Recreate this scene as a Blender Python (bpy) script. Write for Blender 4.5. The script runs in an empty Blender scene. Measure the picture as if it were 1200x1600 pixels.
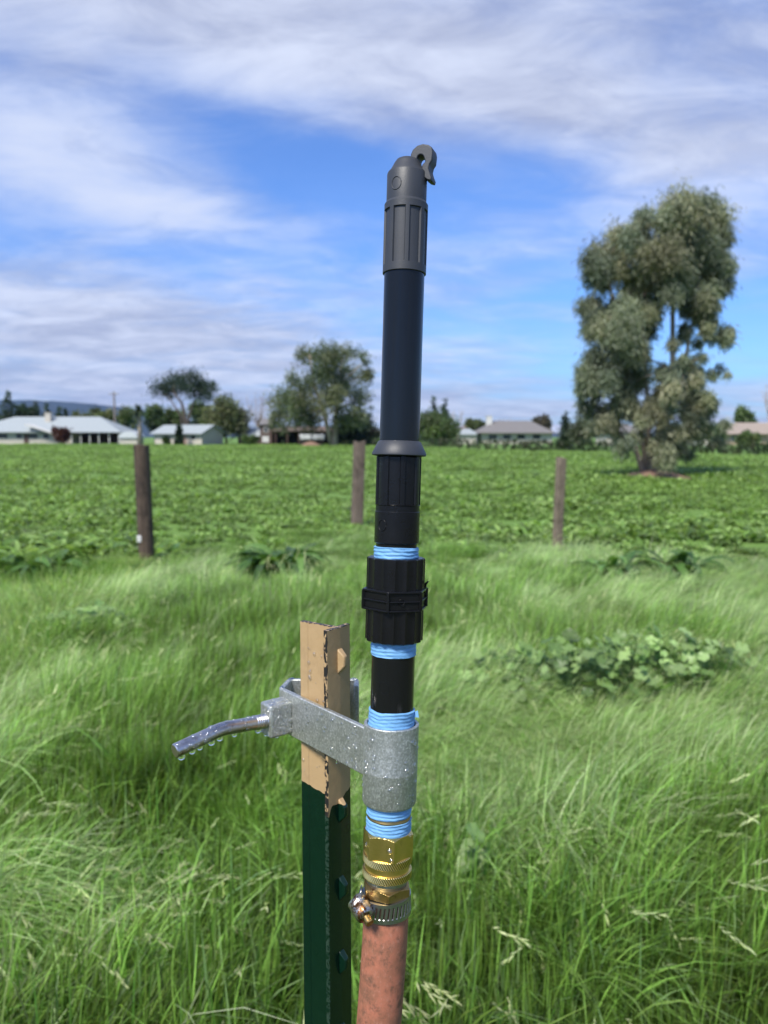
import bpy, math, random
import numpy as np
from mathutils import Vector, Matrix
R = math.radians
random.seed(7)
rng = np.random.default_rng(7)
scene = bpy.context.scene
col = scene.collection

# ------------------------------------------------------------------ camera
EYE = 1.35; TH = R(5.57); F = 1200.0
cd = bpy.data.cameras.new('camera'); cam = bpy.data.objects.new('camera', cd); col.objects.link(cam)
cam.location = (0, 0, EYE); cam.rotation_euler = (R(90) - TH, 0, 0)
cd.sensor_fit = 'VERTICAL'; cd.sensor_height = 9.8; cd.lens = 9.8 * F / 1600
cd.clip_start = 0.02; cd.clip_end = 30000
cd.dof.use_dof = True; cd.dof.focus_distance = 0.485; cd.dof.aperture_fstop = 2.9
scene.camera = cam
scene.cycles.max_bounces = 7; scene.cycles.diffuse_bounces = 2; scene.cycles.glossy_bounces = 4; scene.cycles.transmission_bounces = 8
scene.view_settings.view_transform = 'Standard'; scene.view_settings.look = 'None'
scene.view_settings.exposure = 0.62; scene.view_settings.gamma = 1.0

SUN_EL, SUN_AZ = 50, -148        # azimuth measured from +Y towards +X

# ------------------------------------------------------------------ node helpers
class NT:
    def __init__(s, tree): s.t = tree; s.n = tree.nodes; s.l = tree.links
    def new(s, typ, ins=None, **props):
        n = s.n.new(typ)
        for k, v in props.items(): setattr(n, k, v)
        if ins:
            for k, v in ins.items(): s.put(n.inputs[k], v)
        return n
    def put(s, sock, v):
        if isinstance(v, bpy.types.NodeSocket): s.l.new(v, sock)
        elif v is not None: sock.default_value = v
    def m(s, op, a, b=None, c=None, clamp=False):
        n = s.n.new('ShaderNodeMath'); n.operation = op; n.use_clamp = clamp
        for i, v in enumerate((a, b, c)):
            if v is not None: s.put(n.inputs[i], v)
        return n.outputs[0]
    def mix(s, f, a, b, mode='MIX'):
        n = s.n.new('ShaderNodeMix'); n.data_type = 'RGBA'; n.blend_type = mode
        s.put(n.inputs[0], f); s.put(n.inputs[6], c4(a)); s.put(n.inputs[7], c4(b))
        return n.outputs[2]
    def noise(s, vec, scale, detail=4, rough=.5, dist=0.0, out=0):
        n = s.new('ShaderNodeTexNoise', {'Scale': scale, 'Detail': detail, 'Roughness': rough, 'Distortion': dist})
        if vec is not None: s.l.new(vec, n.inputs['Vector'])
        return n.outputs[out]
    def step(s, v, lo, hi):
        n = s.new('ShaderNodeMapRange', {0: v, 1: lo, 2: hi}); n.interpolation_type = 'SMOOTHSTEP'
        return n.outputs[0]
    def mapping(s, vec, scale=(1, 1, 1), rot=(0, 0, 0), loc=(0, 0, 0)):
        n = s.new('ShaderNodeMapping', {'Scale': scale, 'Rotation': rot, 'Location': loc}); s.l.new(vec, n.inputs[0])
        return n.outputs[0]
def c4(v):
    if isinstance(v, tuple) and len(v) == 3: return (*v, 1)
    return v

# ------------------------------------------------------------------ world: sky and clouds
w = bpy.data.worlds.new('World'); scene.world = w; w.use_nodes = True
w.node_tree.nodes.clear(); W = NT(w.node_tree)
sky = W.new('ShaderNodeTexSky'); sky.sky_type = 'NISHITA'; sky.sun_disc = False
sky.sun_elevation = R(SUN_EL); sky.sun_rotation = R(SUN_AZ); sky.air_density = 1.0; sky.dust_density = .6; sky.ozone_density = 3.0
gen = W.new('ShaderNodeTexCoord').outputs['Generated']
sp = W.new('ShaderNodeSeparateXYZ', {0: gen}); X, Y, Z = sp.outputs
az = W.m('ARCTAN2', X, Y); el = W.m('ARCSINE', Z)
zz = W.m('ADD', W.m('MAXIMUM', Z, 0.0), 0.16)
pl = W.new('ShaderNodeCombineXYZ', {0: W.m('DIVIDE', X, zz), 1: W.m('DIVIDE', Y, zz), 2: 0.3}).outputs[0]
plS = W.mapping(pl, scale=(1.0, 1.6, 1), rot=(0, 0, R(-34)))
nA = W.noise(plS, 1.5, 10, .60, .30)
nB = W.noise(W.mapping(pl, scale=(1.0, 1.7, 1), rot=(0, 0, R(-50)), loc=(5, 2, 0)), 3.4, 7, .62, .5)
nC = W.noise(W.mapping(pl, scale=(.8, 2.0, 1), rot=(0, 0, R(-15)), loc=(1, 7, 3)), .9, 5, .5, .2)
def px_azel(px, py):
    dx, dy = (px - 600) / F, (800 - py) / F
    v = Vector((dx, math.cos(TH) + dy * math.sin(TH), -math.sin(TH) + dy * math.cos(TH))).normalized()
    return math.atan2(v.x, v.y), math.asin(v.z)
def blob(px, py, sx, sy, amp, rot=0):
    a, e = px_azel(px, py); sx /= F; sy /= F
    da = W.m('SUBTRACT', az, a); de = W.m('SUBTRACT', el, e)
    c, s_ = math.cos(R(rot)), math.sin(R(rot))
    u = W.m('ADD', W.m('MULTIPLY', da, c / sx), W.m('MULTIPLY', de, s_ / sx))
    v = W.m('ADD', W.m('MULTIPLY', da, -s_ / sy), W.m('MULTIPLY', de, c / sy))
    q = W.m('ADD', W.m('MULTIPLY', u, u), W.m('MULTIPLY', v, v))
    return W.m('MULTIPLY', W.m('EXPONENT', W.m('MULTIPLY', q, -1.0)), amp)
cover = None
for b in [(250, 30, 620, 110, .48, -8), (900, 60, 600, 130, .46, -6), (120, 250, 260, 75, .55, -14), (900, 190, 330, 60, .28, -14),
          (1080, 300, 230, 75, .42, 12), (60, 480, 420, 75, .62, -6), (150, 600, 520, 75, .66, 0), (720, 640, 230, 40, .45, 0),
          (560, 520, 200, 40, .10, -12), (540, 285, 330, 60, -.62, -12), (820, 250, 190, 50, -.50, -10), (330, 150, 330, 40, -.22, -18),
          (1020, 520, 300, 110, -.32, 0), (240, 385, 200, 35, -.18, -5), (60, 380, 220, 26, -.15, 0), (620, 440, 160, 60, .02, 0),
          (1190, 400, 120, 45, .35, 0), (780, 350, 120, 40, .28, -8)]:
    g = blob(*b); cover = g if cover is None else W.m('ADD', cover, g)
dens = W.m('ADD', W.m('ADD', cover, .46), W.m('ADD', W.m('MULTIPLY', W.m('SUBTRACT', nA, .5), 1.45), W.m('MULTIPLY', W.m('SUBTRACT', nB, .5), .62)))
mask = W.m('ADD', .06, W.m('MULTIPLY', W.step(dens, .0, 1.35), .90))
# thin grey bank low in the sky
lowb = W.step(el, R(7.5), R(0.5))
mask = W.m('MAXIMUM', mask, W.m('MULTIPLY', lowb, W.step(nC, .30, .56)))
bright = W.m('ADD', W.step(W.m('ADD', nB, W.m('MULTIPLY', nC, .7)), .62, 1.15), W.m('ADD', blob(110, 250, 260, 90, .75, -14), blob(1080, 310, 230, 70, .55, 10)), clamp=True)
ccol = W.mix(bright, (2.9, 3.25, 4.5), (4.9, 5.35, 6.6))
skyc = W.mix(1.0, sky.outputs[0], (.55, .85, 1.33), 'MULTIPLY')
fin = W.mix(mask, skyc, ccol)
bg = W.new('ShaderNodeBackground', {'Color': fin, 'Strength': .1})
W.l.new(bg.outputs[0], W.new('ShaderNodeOutputWorld').inputs[0])

# ------------------------------------------------------------------ sun
sl = bpy.data.lights.new('sun', 'SUN'); sl.energy = 3.9; sl.angle = R(14); sl.color = (1, .945, .85)
sun = bpy.data.objects.new('sun', sl); col.objects.link(sun); sun.location = (-3, -3, 8)
sd = Vector((math.sin(R(SUN_AZ)) * math.cos(R(SUN_EL)), math.cos(R(SUN_AZ)) * math.cos(R(SUN_EL)), math.sin(R(SUN_EL))))
sun.rotation_euler = sd.to_track_quat('Z', 'Y').to_euler()

# ------------------------------------------------------------------ geometry helpers
ct, st = math.cos(TH), math.sin(TH)
def ray(px, py):
    dx, dy = (px - 600) / F, (800 - py) / F
    return Vector((dx, ct + dy * st, -st + dy * ct))
def P(px, py, Yd):
    r = ray(px, py); t = Yd / r.y
    return Vector((r.x * t, Yd, EYE + r.z * t))
def Pz(px, py, z):
    r = ray(px, py); t = (z - EYE) / r.z
    return Vector((r.x * t, r.y * t, z))
def depth(p): return p.y * ct - (p.z - EYE) * st
def proj(p):
    d = depth(p); up = p.y * st + (p.z - EYE) * ct
    return 600 + F * p.x / d, 800 - F * up / d

def tag(o, label=None, cat=None, group=None, kind=None):
    if label: o['label'] = label
    if cat: o['category'] = cat
    if group: o['group'] = group
    if kind: o['kind'] = kind
    return o
def empty(name, loc=(0, 0, 0), label=None, cat=None, group=None, rotz=0):
    o = bpy.data.objects.new(name, None); col.objects.link(o); o.location = loc; o.rotation_euler = (0, 0, rotz)
    o.empty_display_size = .05
    return tag(o, label, cat, group)
def mesh(name, V, Fc, mat=None, parent=None, smooth=True, attr=None, auto=None, link=True):
    me = bpy.data.meshes.new(name)
    if isinstance(V, np.ndarray) and isinstance(Fc, np.ndarray):
        nf, k = Fc.shape
        me.vertices.add(len(V)); me.vertices.foreach_set('co', V.astype(np.float32).ravel())
        me.loops.add(nf * k); me.loops.foreach_set('vertex_index', Fc.astype(np.int32).ravel())
        me.polygons.add(nf); me.polygons.foreach_set('loop_start', np.arange(0, nf * k, k, dtype=np.int32))
        me.update(calc_edges=True)
    else:
        me.from_pydata([tuple(v) for v in V], [], [tuple(int(i) for i in f) for f in Fc]); me.update()
    if attr is not None:
        for k_, arr in attr.items():
            arr = np.asarray(arr, dtype=np.float32)
            if arr.ndim == 1:
                a = me.attributes.new(k_, 'FLOAT', 'POINT'); a.data.foreach_set('value', arr)
            else:
                if arr.shape[1] == 3: arr = np.hstack([arr, np.ones((len(arr), 1), np.float32)])
                a = me.attributes.new(k_, 'FLOAT_COLOR', 'POINT'); a.data.foreach_set('color', arr.ravel())
    if mat: me.materials.append(mat)
    o = bpy.data.objects.new(name, me)
    if link: col.objects.link(o)
    if parent: o.parent = parent
    if smooth:
        me.shade_smooth()
        if auto: me.set_sharp_from_angle(angle=R(auto))
    return o
class MB:
    def __init__(s): s.v = []; s.f = []
    def add(s, V, Fc):
        o = len(s.v); s.v += [Vector(v) for v in V]; s.f += [tuple(i + o for i in f) for f in Fc]; return s
    def box(s, c, d, M=None):
        c = Vector(c); hx, hy, hz = d[0] / 2, d[1] / 2, d[2] / 2
        V = [Vector((x * hx, y * hy, z * hz)) for z in (-1, 1) for x, y in ((-1, -1), (1, -1), (1, 1), (-1, 1))]
        if M: V = [M @ v for v in V]
        return s.add([c + v for v in V], [(3, 2, 1, 0), (4, 5, 6, 7), (0, 1, 5, 4), (1, 2, 6, 5), (2, 3, 7, 6), (3, 0, 4, 7)])
    def tube(s, pts, rad, n=8):
        pts = [Vector(p) for p in pts]; o = len(s.v); ref = None
        for i, p in enumerate(pts):
            t = (pts[min(i + 1, len(pts) - 1)] - pts[max(i - 1, 0)]).normalized()
            if ref is None: ref = Vector((1, 0, 0)) if abs(t.x) < .9 else Vector((0, 1, 0))
            a = (ref - t * ref.dot(t)).normalized(); ref = a; b = t.cross(a)
            r = rad[i] if isinstance(rad, (list, tuple)) else rad
            for k in range(n):
                g = 2 * math.pi * k / n; s.v.append(p + a * math.cos(g) * r + b * math.sin(g) * r)
        for i in range(len(pts) - 1):
            for k in range(n):
                k2 = (k + 1) % n; s.f.append((o + i * n + k, o + i * n + k2, o + (i + 1) * n + k2, o + (i + 1) * n + k))
        s.f.append(tuple(o + k for k in reversed(range(n)))); s.f.append(tuple(o + (len(pts) - 1) * n + k for k in range(n)))
        return s
    def prism(s, poly, z0, z1):
        n = len(poly)
        V = [(x, y, z0) for x, y in poly] + [(x, y, z1) for x, y in poly]
        return s.add(V, [tuple(reversed(range(n))), tuple(range(n, 2 * n))] + [(i, (i + 1) % n, n + (i + 1) % n, n + i) for i in range(n)])
    def build(s, name, mat, parent=None, smooth=False, auto=None, bevel=0, seg=2):
        o = mesh(name, s.v, s.f, mat, parent, smooth, auto=auto)
        if bevel:
            b = o.modifiers.new('bevel', 'BEVEL'); b.width = bevel; b.segments = seg; b.limit_method = 'ANGLE'; b.angle_limit = R(35)
            b.harden_normals = False
            if smooth is False: o.data.shade_smooth(); o.data.set_sharp_from_angle(angle=R(50))
        return o
def rings(name, zs, rfun, n, mat, parent, caps=(True, True), auto=35, attrfun=None):
    """surface of revolution about local z; rfun(theta, z, i) gives the radius; theta 0 faces the camera (-y)"""
    V = []; Fc = []; th = [2 * math.pi * k / n for k in range(n)]; at = []
    for i, z in enumerate(zs):
        for t in th:
            q = rfun(t, z, i); r, dz = q if isinstance(q, tuple) else (q, 0)
            V.append((math.sin(t) * r, -math.cos(t) * r, z + dz))
            if attrfun: at.append(attrfun(t, z))
    for i in range(len(zs) - 1):
        for k in range(n):
            k2 = (k + 1) % n; Fc.append((i * n + k, i * n + k2, (i + 1) * n + k2, (i + 1) * n + k))
    if zs[-1] < zs[0]: Fc = [tuple(reversed(f)) for f in Fc]
    lo, hi = tuple(reversed(range(n))), tuple((len(zs) - 1) * n + k for k in range(n))
    if zs[-1] < zs[0]: lo, hi = tuple(reversed(lo)), tuple(reversed(hi))
    if caps[0]: Fc.append(lo)
    if caps[1]: Fc.append(hi)
    return mesh(name, V, Fc, mat, parent, True, {'mk': at} if attrfun else None, auto=auto)
def lathe(name, prof, n, mat, parent, caps=(True, True), auto=35):
    return rings(name, [p[0] for p in prof], lambda t, z, i: prof[i][1], n, mat, parent, caps, auto)

def vnoise(x, y, sc, seed=0):
    """smooth value noise, numpy"""
    x = np.asarray(x) * sc + 1000.5 + seed * 17.3; y = np.asarray(y) * sc + 1000.5 + seed * 9.1
    xi, yi = np.floor(x).astype(np.int64), np.floor(y).astype(np.int64); fx, fy = x - xi, y - yi
    fx = fx * fx * (3 - 2 * fx); fy = fy * fy * (3 - 2 * fy)
    def h(a, b):
        q = (a * 374761393 + b * 668265263 + seed * 2147483) & 0xffffffff
        q = ((q ^ (q >> 13)) * 1274126177) & 0xffffffff
        return ((q ^ (q >> 16)) & 0xffff) / 65535.0
    return (h(xi, yi) * (1 - fx) + h(xi + 1, yi) * fx) * (1 - fy) + (h(xi, yi + 1) * (1 - fx) + h(xi + 1, yi + 1) * fx) * fy

# ------------------------------------------------------------------ materials
def newmat(name):
    m = bpy.data.materials.new(name); m.use_nodes = True; m.node_tree.nodes.clear(); n = NT(m.node_tree)
    out = n.new('ShaderNodeOutputMaterial'); return m, n, out
def obj_co(n): return n.new('ShaderNodeTexCoord').outputs['Object']
def pbr(name, base, rough=.5, metal=0.0, var=.25, vscale=200, bump=0.0, bscale=400, dirt=None, dscale=60, dthr=(.55, .7), rvar=.12, stretch=(1, 1, 1), spec=.5):
    m, n, out = newmat(name); co = n.mapping(obj_co(n), scale=stretch)
    nz = n.noise(co, vscale, 5, .6)
    colr = n.mix(nz, tuple(c * (1 - var) for c in base), tuple(min(c * (1 + var), 1) for c in base))
    if dirt:
        dm = n.step(n.noise(co, dscale, 6, .65, .3), *dthr)
        colr = n.mix(dm, colr, dirt)
    rg = n.m('ADD', n.m('MULTIPLY', n.m('SUBTRACT', n.noise(co, vscale * .6, 4), .5), rvar * 2), rough)
    b = n.new('ShaderNodeBsdfPrincipled', {'Base Color': colr, 'Roughness': rg, 'Metallic': metal, 'Specular IOR Level': spec})
    if bump:
        bp = n.new('ShaderNodeBump', {'Strength': bump, 'Distance': .0006, 'Height': n.noise(co, bscale, 5, .6)})
        n.l.new(bp.outputs[0], b.inputs['Normal'])
    n.l.new(b.outputs[0], out.inputs[0]); return m
def foliage(name, tint=(1, 1, 1), trans=.3, rough=.5, rnd=.25):
    m, n, out = newmat(name)
    a = n.new('ShaderNodeVertexColor', layer_name='Col').outputs[0]
    oi = n.new('ShaderNodeObjectInfo').outputs['Random']
    f = n.m('ADD', n.m('MULTIPLY', oi, rnd), 1 - rnd / 2)
    cc = n.new('ShaderNodeVectorMath', {0: a, 1: tuple(tint)}, operation='MULTIPLY').outputs[0]
    sc = n.new('ShaderNodeVectorMath', {0: cc}, operation='SCALE'); n.put(sc.inputs['Scale'], f)
    b = n.new('ShaderNodeBsdfPrincipled', {'Base Color': sc.outputs[0], 'Roughness': rough, 'Specular IOR Level': .35})
    tr = n.new('ShaderNodeBsdfTranslucent', {'Color': n.mix(1.0, sc.outputs[0], (1.5, 1.6, .8), 'MULTIPLY')})
    mx = n.new('ShaderNodeMixShader', {0: trans, 1: b.outputs[0], 2: tr.outputs[0]})
    n.l.new(mx.outputs[0], out.inputs[0]); return m

M = {}
M['pvc_grey'] = pbr('grey plastic', (.034, .037, .043), .5, var=.12, vscale=90, bump=.12, bscale=900)
M['pvc_black'] = pbr('black pvc', (.006, .007, .008), .13, spec=.32, var=.3, vscale=120, bump=.06, bscale=500, dirt=(.03, .03, .032), dscale=45, dthr=(.6, .72), rvar=.16, stretch=(1, 1, .25))
M['pvc_matte'] = pbr('black moulded plastic', (.005, .005, .0055), .30, spec=.28, var=.3, vscale=150, bump=.15, bscale=700, dirt=(.016, .016, .016), dscale=160, dthr=(.62, .8))
M['tape'] = pbr('blue thread tape', (.16, .37, .64), .55, dirt=(.10, .24, .42), dscale=110, dthr=(.52, .72), var=.16, vscale=300, bump=.5, bscale=500, stretch=(1, 1, 5))
M['brass'] = pbr('brass', (.80, .58, .20), .32, 1.0, var=.12, vscale=180, bump=.12, bscale=900, dirt=(.55, .37, .13), dscale=130, dthr=(.55, .75))
M['brass_knurl'] = pbr('knurled brass', (.95, .72, .28), .25, 1.0, var=.08, vscale=180)
M['brass_dark'] = pbr('tarnished brass', (.40, .27, .10), .38, 1.0, var=.2, vscale=180, dirt=(.18, .09, .04), dscale=160)
m, n, out = newmat('knurled brass with shaded grooves'); a_n = n.new('ShaderNodeAttribute', attribute_name='mk').outputs['Fac']  # groove shade painted into the colour, dark brown roots make the knurl show
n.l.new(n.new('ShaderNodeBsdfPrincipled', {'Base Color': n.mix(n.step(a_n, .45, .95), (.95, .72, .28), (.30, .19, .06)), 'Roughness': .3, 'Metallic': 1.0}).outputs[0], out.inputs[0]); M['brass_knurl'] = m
M['steel'] = pbr('stainless band', (.42, .43, .43), .33, 1.0, var=.15, vscale=250, bump=.1, bscale=900)
M['rod'] = pbr('bare steel rod', (.58, .55, .54), .30, 1.0, var=.15, vscale=150, bump=.25, bscale=260, dirt=(.32, .28, .26), dscale=120, dthr=(.5, .7), stretch=(1, 1, 1))
M['rust_steel'] = pbr('corroded screw housing', (.62, .58, .53), .35, 1.0, var=.15, vscale=120, bump=.8, bscale=330, dirt=(.16, .07, .025), dscale=170, dthr=(.46, .58))
def galv():
    m, n, out = newmat('galvanised steel'); co = obj_co(n)
    v = n.new('ShaderNodeTexVoronoi', {'Vector': n.mapping(co, scale=(1, 1, .7)), 'Scale': 1300})
    v2 = n.new('ShaderNodeTexVoronoi', {'Vector': co, 'Scale': 700})
    g1 = n.new('ShaderNodeSeparateColor', {0: v.outputs['Color']}).outputs[0]
    g2 = n.new('ShaderNodeSeparateColor', {0: v2.outputs['Color']}).outputs[1]
    nz = n.noise(co, 110, 6, .65)
    f = n.m('ADD', n.m('MULTIPLY', n.m('POWER', g1, 3.0), .55), n.m('ADD', n.m('MULTIPLY', g2, .3), n.m('MULTIPLY', nz, .35)))
    c = n.mix(n.step(f, .0, 1.25), (.36, .375, .34), (.72, .73, .70))
    rg = n.m('ADD', .36, n.m('MULTIPLY', nz, .22))
    b = n.new('ShaderNodeBsdfPrincipled', {'Base Color': c, 'Roughness': rg, 'Metallic': .8})
    bp = n.new('ShaderNodeBump', {'Strength': .3, 'Distance': .0005, 'Height': n.m('ADD', n.noise(co, 600, 5, .6), n.m('MULTIPLY', g1, .5))})
    n.l.new(bp.outputs[0], b.inputs['Normal']); n.l.new(b.outputs[0], out.inputs[0]); return m
M['galv'] = galv()
def hose_mat():
    m, n, out = newmat('salmon rubber hose'); co = obj_co(n)
    a = n.noise(co, 55, 7, .7, .4); b_ = n.noise(n.mapping(co, scale=(1, 1, .5)), 420, 5, .7)
    c = n.mix(n.step(a, .35, .7), (.41, .150, .09), (.21, .10, .06))
    c = n.mix(n.step(b_, .5, .8), c, (.44, .21, .145))
    c = n.mix(n.m('MULTIPLY', n.step(n.noise(co, 130, 6, .75), .48, .66), .72), c, (.11, .062, .042))
    b = n.new('ShaderNodeBsdfPrincipled', {'Base Color': c, 'Roughness': .5, 'Specular IOR Level': .35})
    bp = n.new('ShaderNodeBump', {'Strength': .35, 'Distance': .0006, 'Height': b_}); n.l.new(bp.outputs[0], b.inputs['Normal'])
    n.l.new(b.outputs[0], out.inputs[0]); return m
M['hose'] = hose_mat()
m, n, out = newmat('water'); n.l.new(n.new('ShaderNodeBsdfPrincipled', {'Base Color': (1, 1, 1, 1), 'Roughness': 0.0, 'IOR': 1.33, 'Transmission Weight': 1.0}).outputs[0], out.inputs[0]); M['water'] = m
m, n, out = newmat('thin water film'); fr = n.m('POWER', n.new('ShaderNodeLayerWeight', {'Blend': .5}).outputs['Facing'], 2.5)
n.l.new(n.new('ShaderNodeMixShader', {0: n.m('ADD', n.m('MULTIPLY', fr, 1.0), .17, clamp=True), 1: n.new('ShaderNodeBsdfTransparent').outputs[0], 2: n.new('ShaderNodeBsdfGlossy', {'Roughness': .08}).outputs[0]}).outputs[0], out.inputs[0]); M['bead'] = m
def wood(name, a, b_):
    m, n, out = newmat(name); co = obj_co(n)
    g = n.noise(n.mapping(co, scale=(1, 1, .06)), 70, 7, .7, .4); h = n.noise(co, 6, 5, .6)
    c = n.mix(n.step(g, .3, .7), a, b_); c = n.mix(n.step(h, .45, .75), c, tuple(q * .45 for q in a))
    b = n.new('ShaderNodeBsdfPrincipled', {'Base Color': c, 'Roughness': .8})
    bp = n.new('ShaderNodeBump', {'Strength': .8, 'Distance': .012, 'Height': g}); n.l.new(bp.outputs[0], b.inputs['Normal'])
    n.l.new(b.outputs[0], out.inputs[0]); return m
M['wood_dark'] = wood('dark weathered wood', (.035, .022, .013), (.11, .075, .05))
M['wood_red'] = wood('brown weathered wood', (.085, .055, .038), (.20, .155, .12))
M['wood_grey'] = wood('grey weathered wood', (.12, .09, .06), (.24, .19, .135))
M['grass'] = foliage('grass blades', tint=(1.12, .97, 1.10), trans=.38, rough=.38, rnd=.55)
M['leafy'] = foliage('field leaves', tint=(1.05, .96, 1.2), rnd=.6, trans=.32, rough=.40)
M['tree'] = foliage('tree leaves', trans=.30, rough=.5, rnd=0)
M['bark'] = pbr('bark', (.27, .215, .17), .85, var=.5, vscale=3, bump=0, dirt=(.42, .35, .28), dscale=2.2, dthr=(.45, .6), stretch=(1, 1, .3))
M['bark_dark'] = pbr('dark bark', (.07, .055, .045), .9, var=.4, vscale=4)
M['wall_white'] = pbr('cream wall paint', (.46, .42, .36), .8, var=.06, vscale=1.5)
M['wall_tan'] = pbr('tan stucco', (.42, .31, .22), .85, var=.06, vscale=1.5)
M['wall_brown'] = pbr('brown timber cladding', (.085, .052, .042), .85, var=.25, vscale=2, stretch=(4, 4, .4))
M['roof_metal'] = pbr('pale blue grey metal roof', (.30, .33, .335), .6, var=.12, vscale=1, stretch=(6, 1, 1))
M['roof_grey'] = pbr('grey shingle roof', (.16, .15, .145), .85, var=.2, vscale=2.5)
M['roof_brown'] = pbr('brown shingle roof', (.13, .095, .075), .9, var=.2, vscale=2.5)
M['roof_tan'] = pbr('tan tile roof', (.29, .235, .19), .85, var=.12, vscale=2.5)
M['glass'] = pbr('window glass', (.03, .035, .04), .1, var=.2, vscale=1)
M['trim'] = pbr('white trim paint', (.55, .54, .51), .6, var=.05, vscale=2)
M['dark_open'] = pbr('dark timber interior', (.025, .02, .018), .9, var=.3, vscale=1)
M['greenhouse'] = pbr('white sheet roofing', (.52, .54, .55), .45, var=.05, vscale=2)
M['soil'] = pbr('dry soil', (.22, .135, .095), .95, var=.35, vscale=2.2, dirt=(.11, .075, .05), dscale=1.2)
M['pole'] = pbr('utility pole wood', (.20, .17, .15), .8, var=.2, vscale=2)

# ------------------------------------------------------------------ ground, hills
def gz(x, y):
    x = np.asarray(x, float); y = np.asarray(y, float)
    a = np.clip(1 - (y - 6) / 8, 0, 1)
    return a * ((vnoise(x, y, .9, 3) - .5) * .10 + (vnoise(x, y, 2.3, 4) - .5) * .04)
def edge_y(x):   # where the rough grass stops and the leafy field begins
    x = np.asarray(x, float)
    return 8.3 + 2.6 * np.exp(-((x + .6) / 1.9) ** 2) + (vnoise(x, x * 0, .8, 9) - .5) * .9
def ground():
    def axis(lim):
        a = np.concatenate([np.linspace(0, 16, 81), np.geomspace(17, lim, 26)]); return np.concatenate([-a[:0:-1], a])
    xs, ys = axis(6400), axis(6400); gx, gy = np.meshgrid(xs, ys)
    V = np.stack([gx.ravel(), gy.ravel(), gz(gx, gy).ravel()], 1); nx = len(xs)
    i, j = np.meshgrid(np.arange(nx - 1), np.arange(len(ys) - 1)); k = (j * nx + i).ravel()
    Fc = np.stack([k, k + 1, k + nx + 1, k + nx], 1)
    m, n, out = newmat('soil and turf'); co = obj_co(n); s = n.new('ShaderNodeSeparateXYZ', {0: co})
    fld = n.step(n.m('ADD', s.outputs[1], n.m('MULTIPLY', n.noise(co, .5, 3), 1.5)), 8.2, 10.5)
    near = n.mix(n.step(n.noise(co, 9, 6, .65), .38, .66), (.12, .09, .055), (.09, .15, .04))
    far = n.mix(n.noise(n.mapping(co, scale=(.3, 1, 1)), .35, 8, .7), (.085, .165, .030), (.150, .25, .055))
    b = n.new('ShaderNodeBsdfPrincipled', {'Base Color': n.mix(fld, near, far), 'Roughness': .9, 'Specular IOR Level': .2})
    n.l.new(b.outputs[0], out.inputs[0])
    return tag(mesh('ground', V, Fc, m), kind='structure')
ground()
def hills():
    D = 5200; pts = []; Fc = []; rows = 8; xs = np.linspace(-5600, 5600, 240)
    px = 600 + F * xs / D
    hpx = np.interp(px, [-700, -200, 0, 60, 130, 200, 260, 340, 420, 560, 700, 1000, 1200, 1900], [20, 44, 60, 60, 56, 48, 36, 18, 8, 6, 5, 5, 6, 8])
    H = hpx / F * D + (vnoise(xs, xs * 0, .004, 5) - .5) * 26 + (vnoise(xs, xs * 0, .015, 6) - .5) * 8
    for r_ in range(rows):
        t = r_ / (rows - 1)
        for x, h in zip(xs, H):
            pts.append((x, D - 900 + 900 * t, -2 + (h + 2) * (t ** .8) * (1 if r_ in (0, rows - 1) else 1 + .12 * (float(vnoise(x, t * 900, .006, 8)) - .5))))
    for r_ in range(rows - 1):
        for i in range(len(xs) - 1):
            a = r_ * len(xs) + i; Fc.append((a, a + 1, a + len(xs) + 1, a + len(xs)))
    tag(mesh('hills', pts, Fc, pbr('wooded hill', (.02, .035, .04), .9, var=.4, vscale=.01)), kind='structure')
hills()
hz = MB(); hz.box((0, 0, 174), (13200, 13200, 352))
m, n, out = newmat('haze'); pv = n.new('ShaderNodeVolumePrincipled', {'Color': (.32, .52, .98, 1), 'Density': .000045, 'Anisotropy': .2}); n.l.new(pv.outputs[0], out.inputs['Volume'])
hzo = hz.build('haze', m); tag(hzo, kind='stuff')

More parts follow.
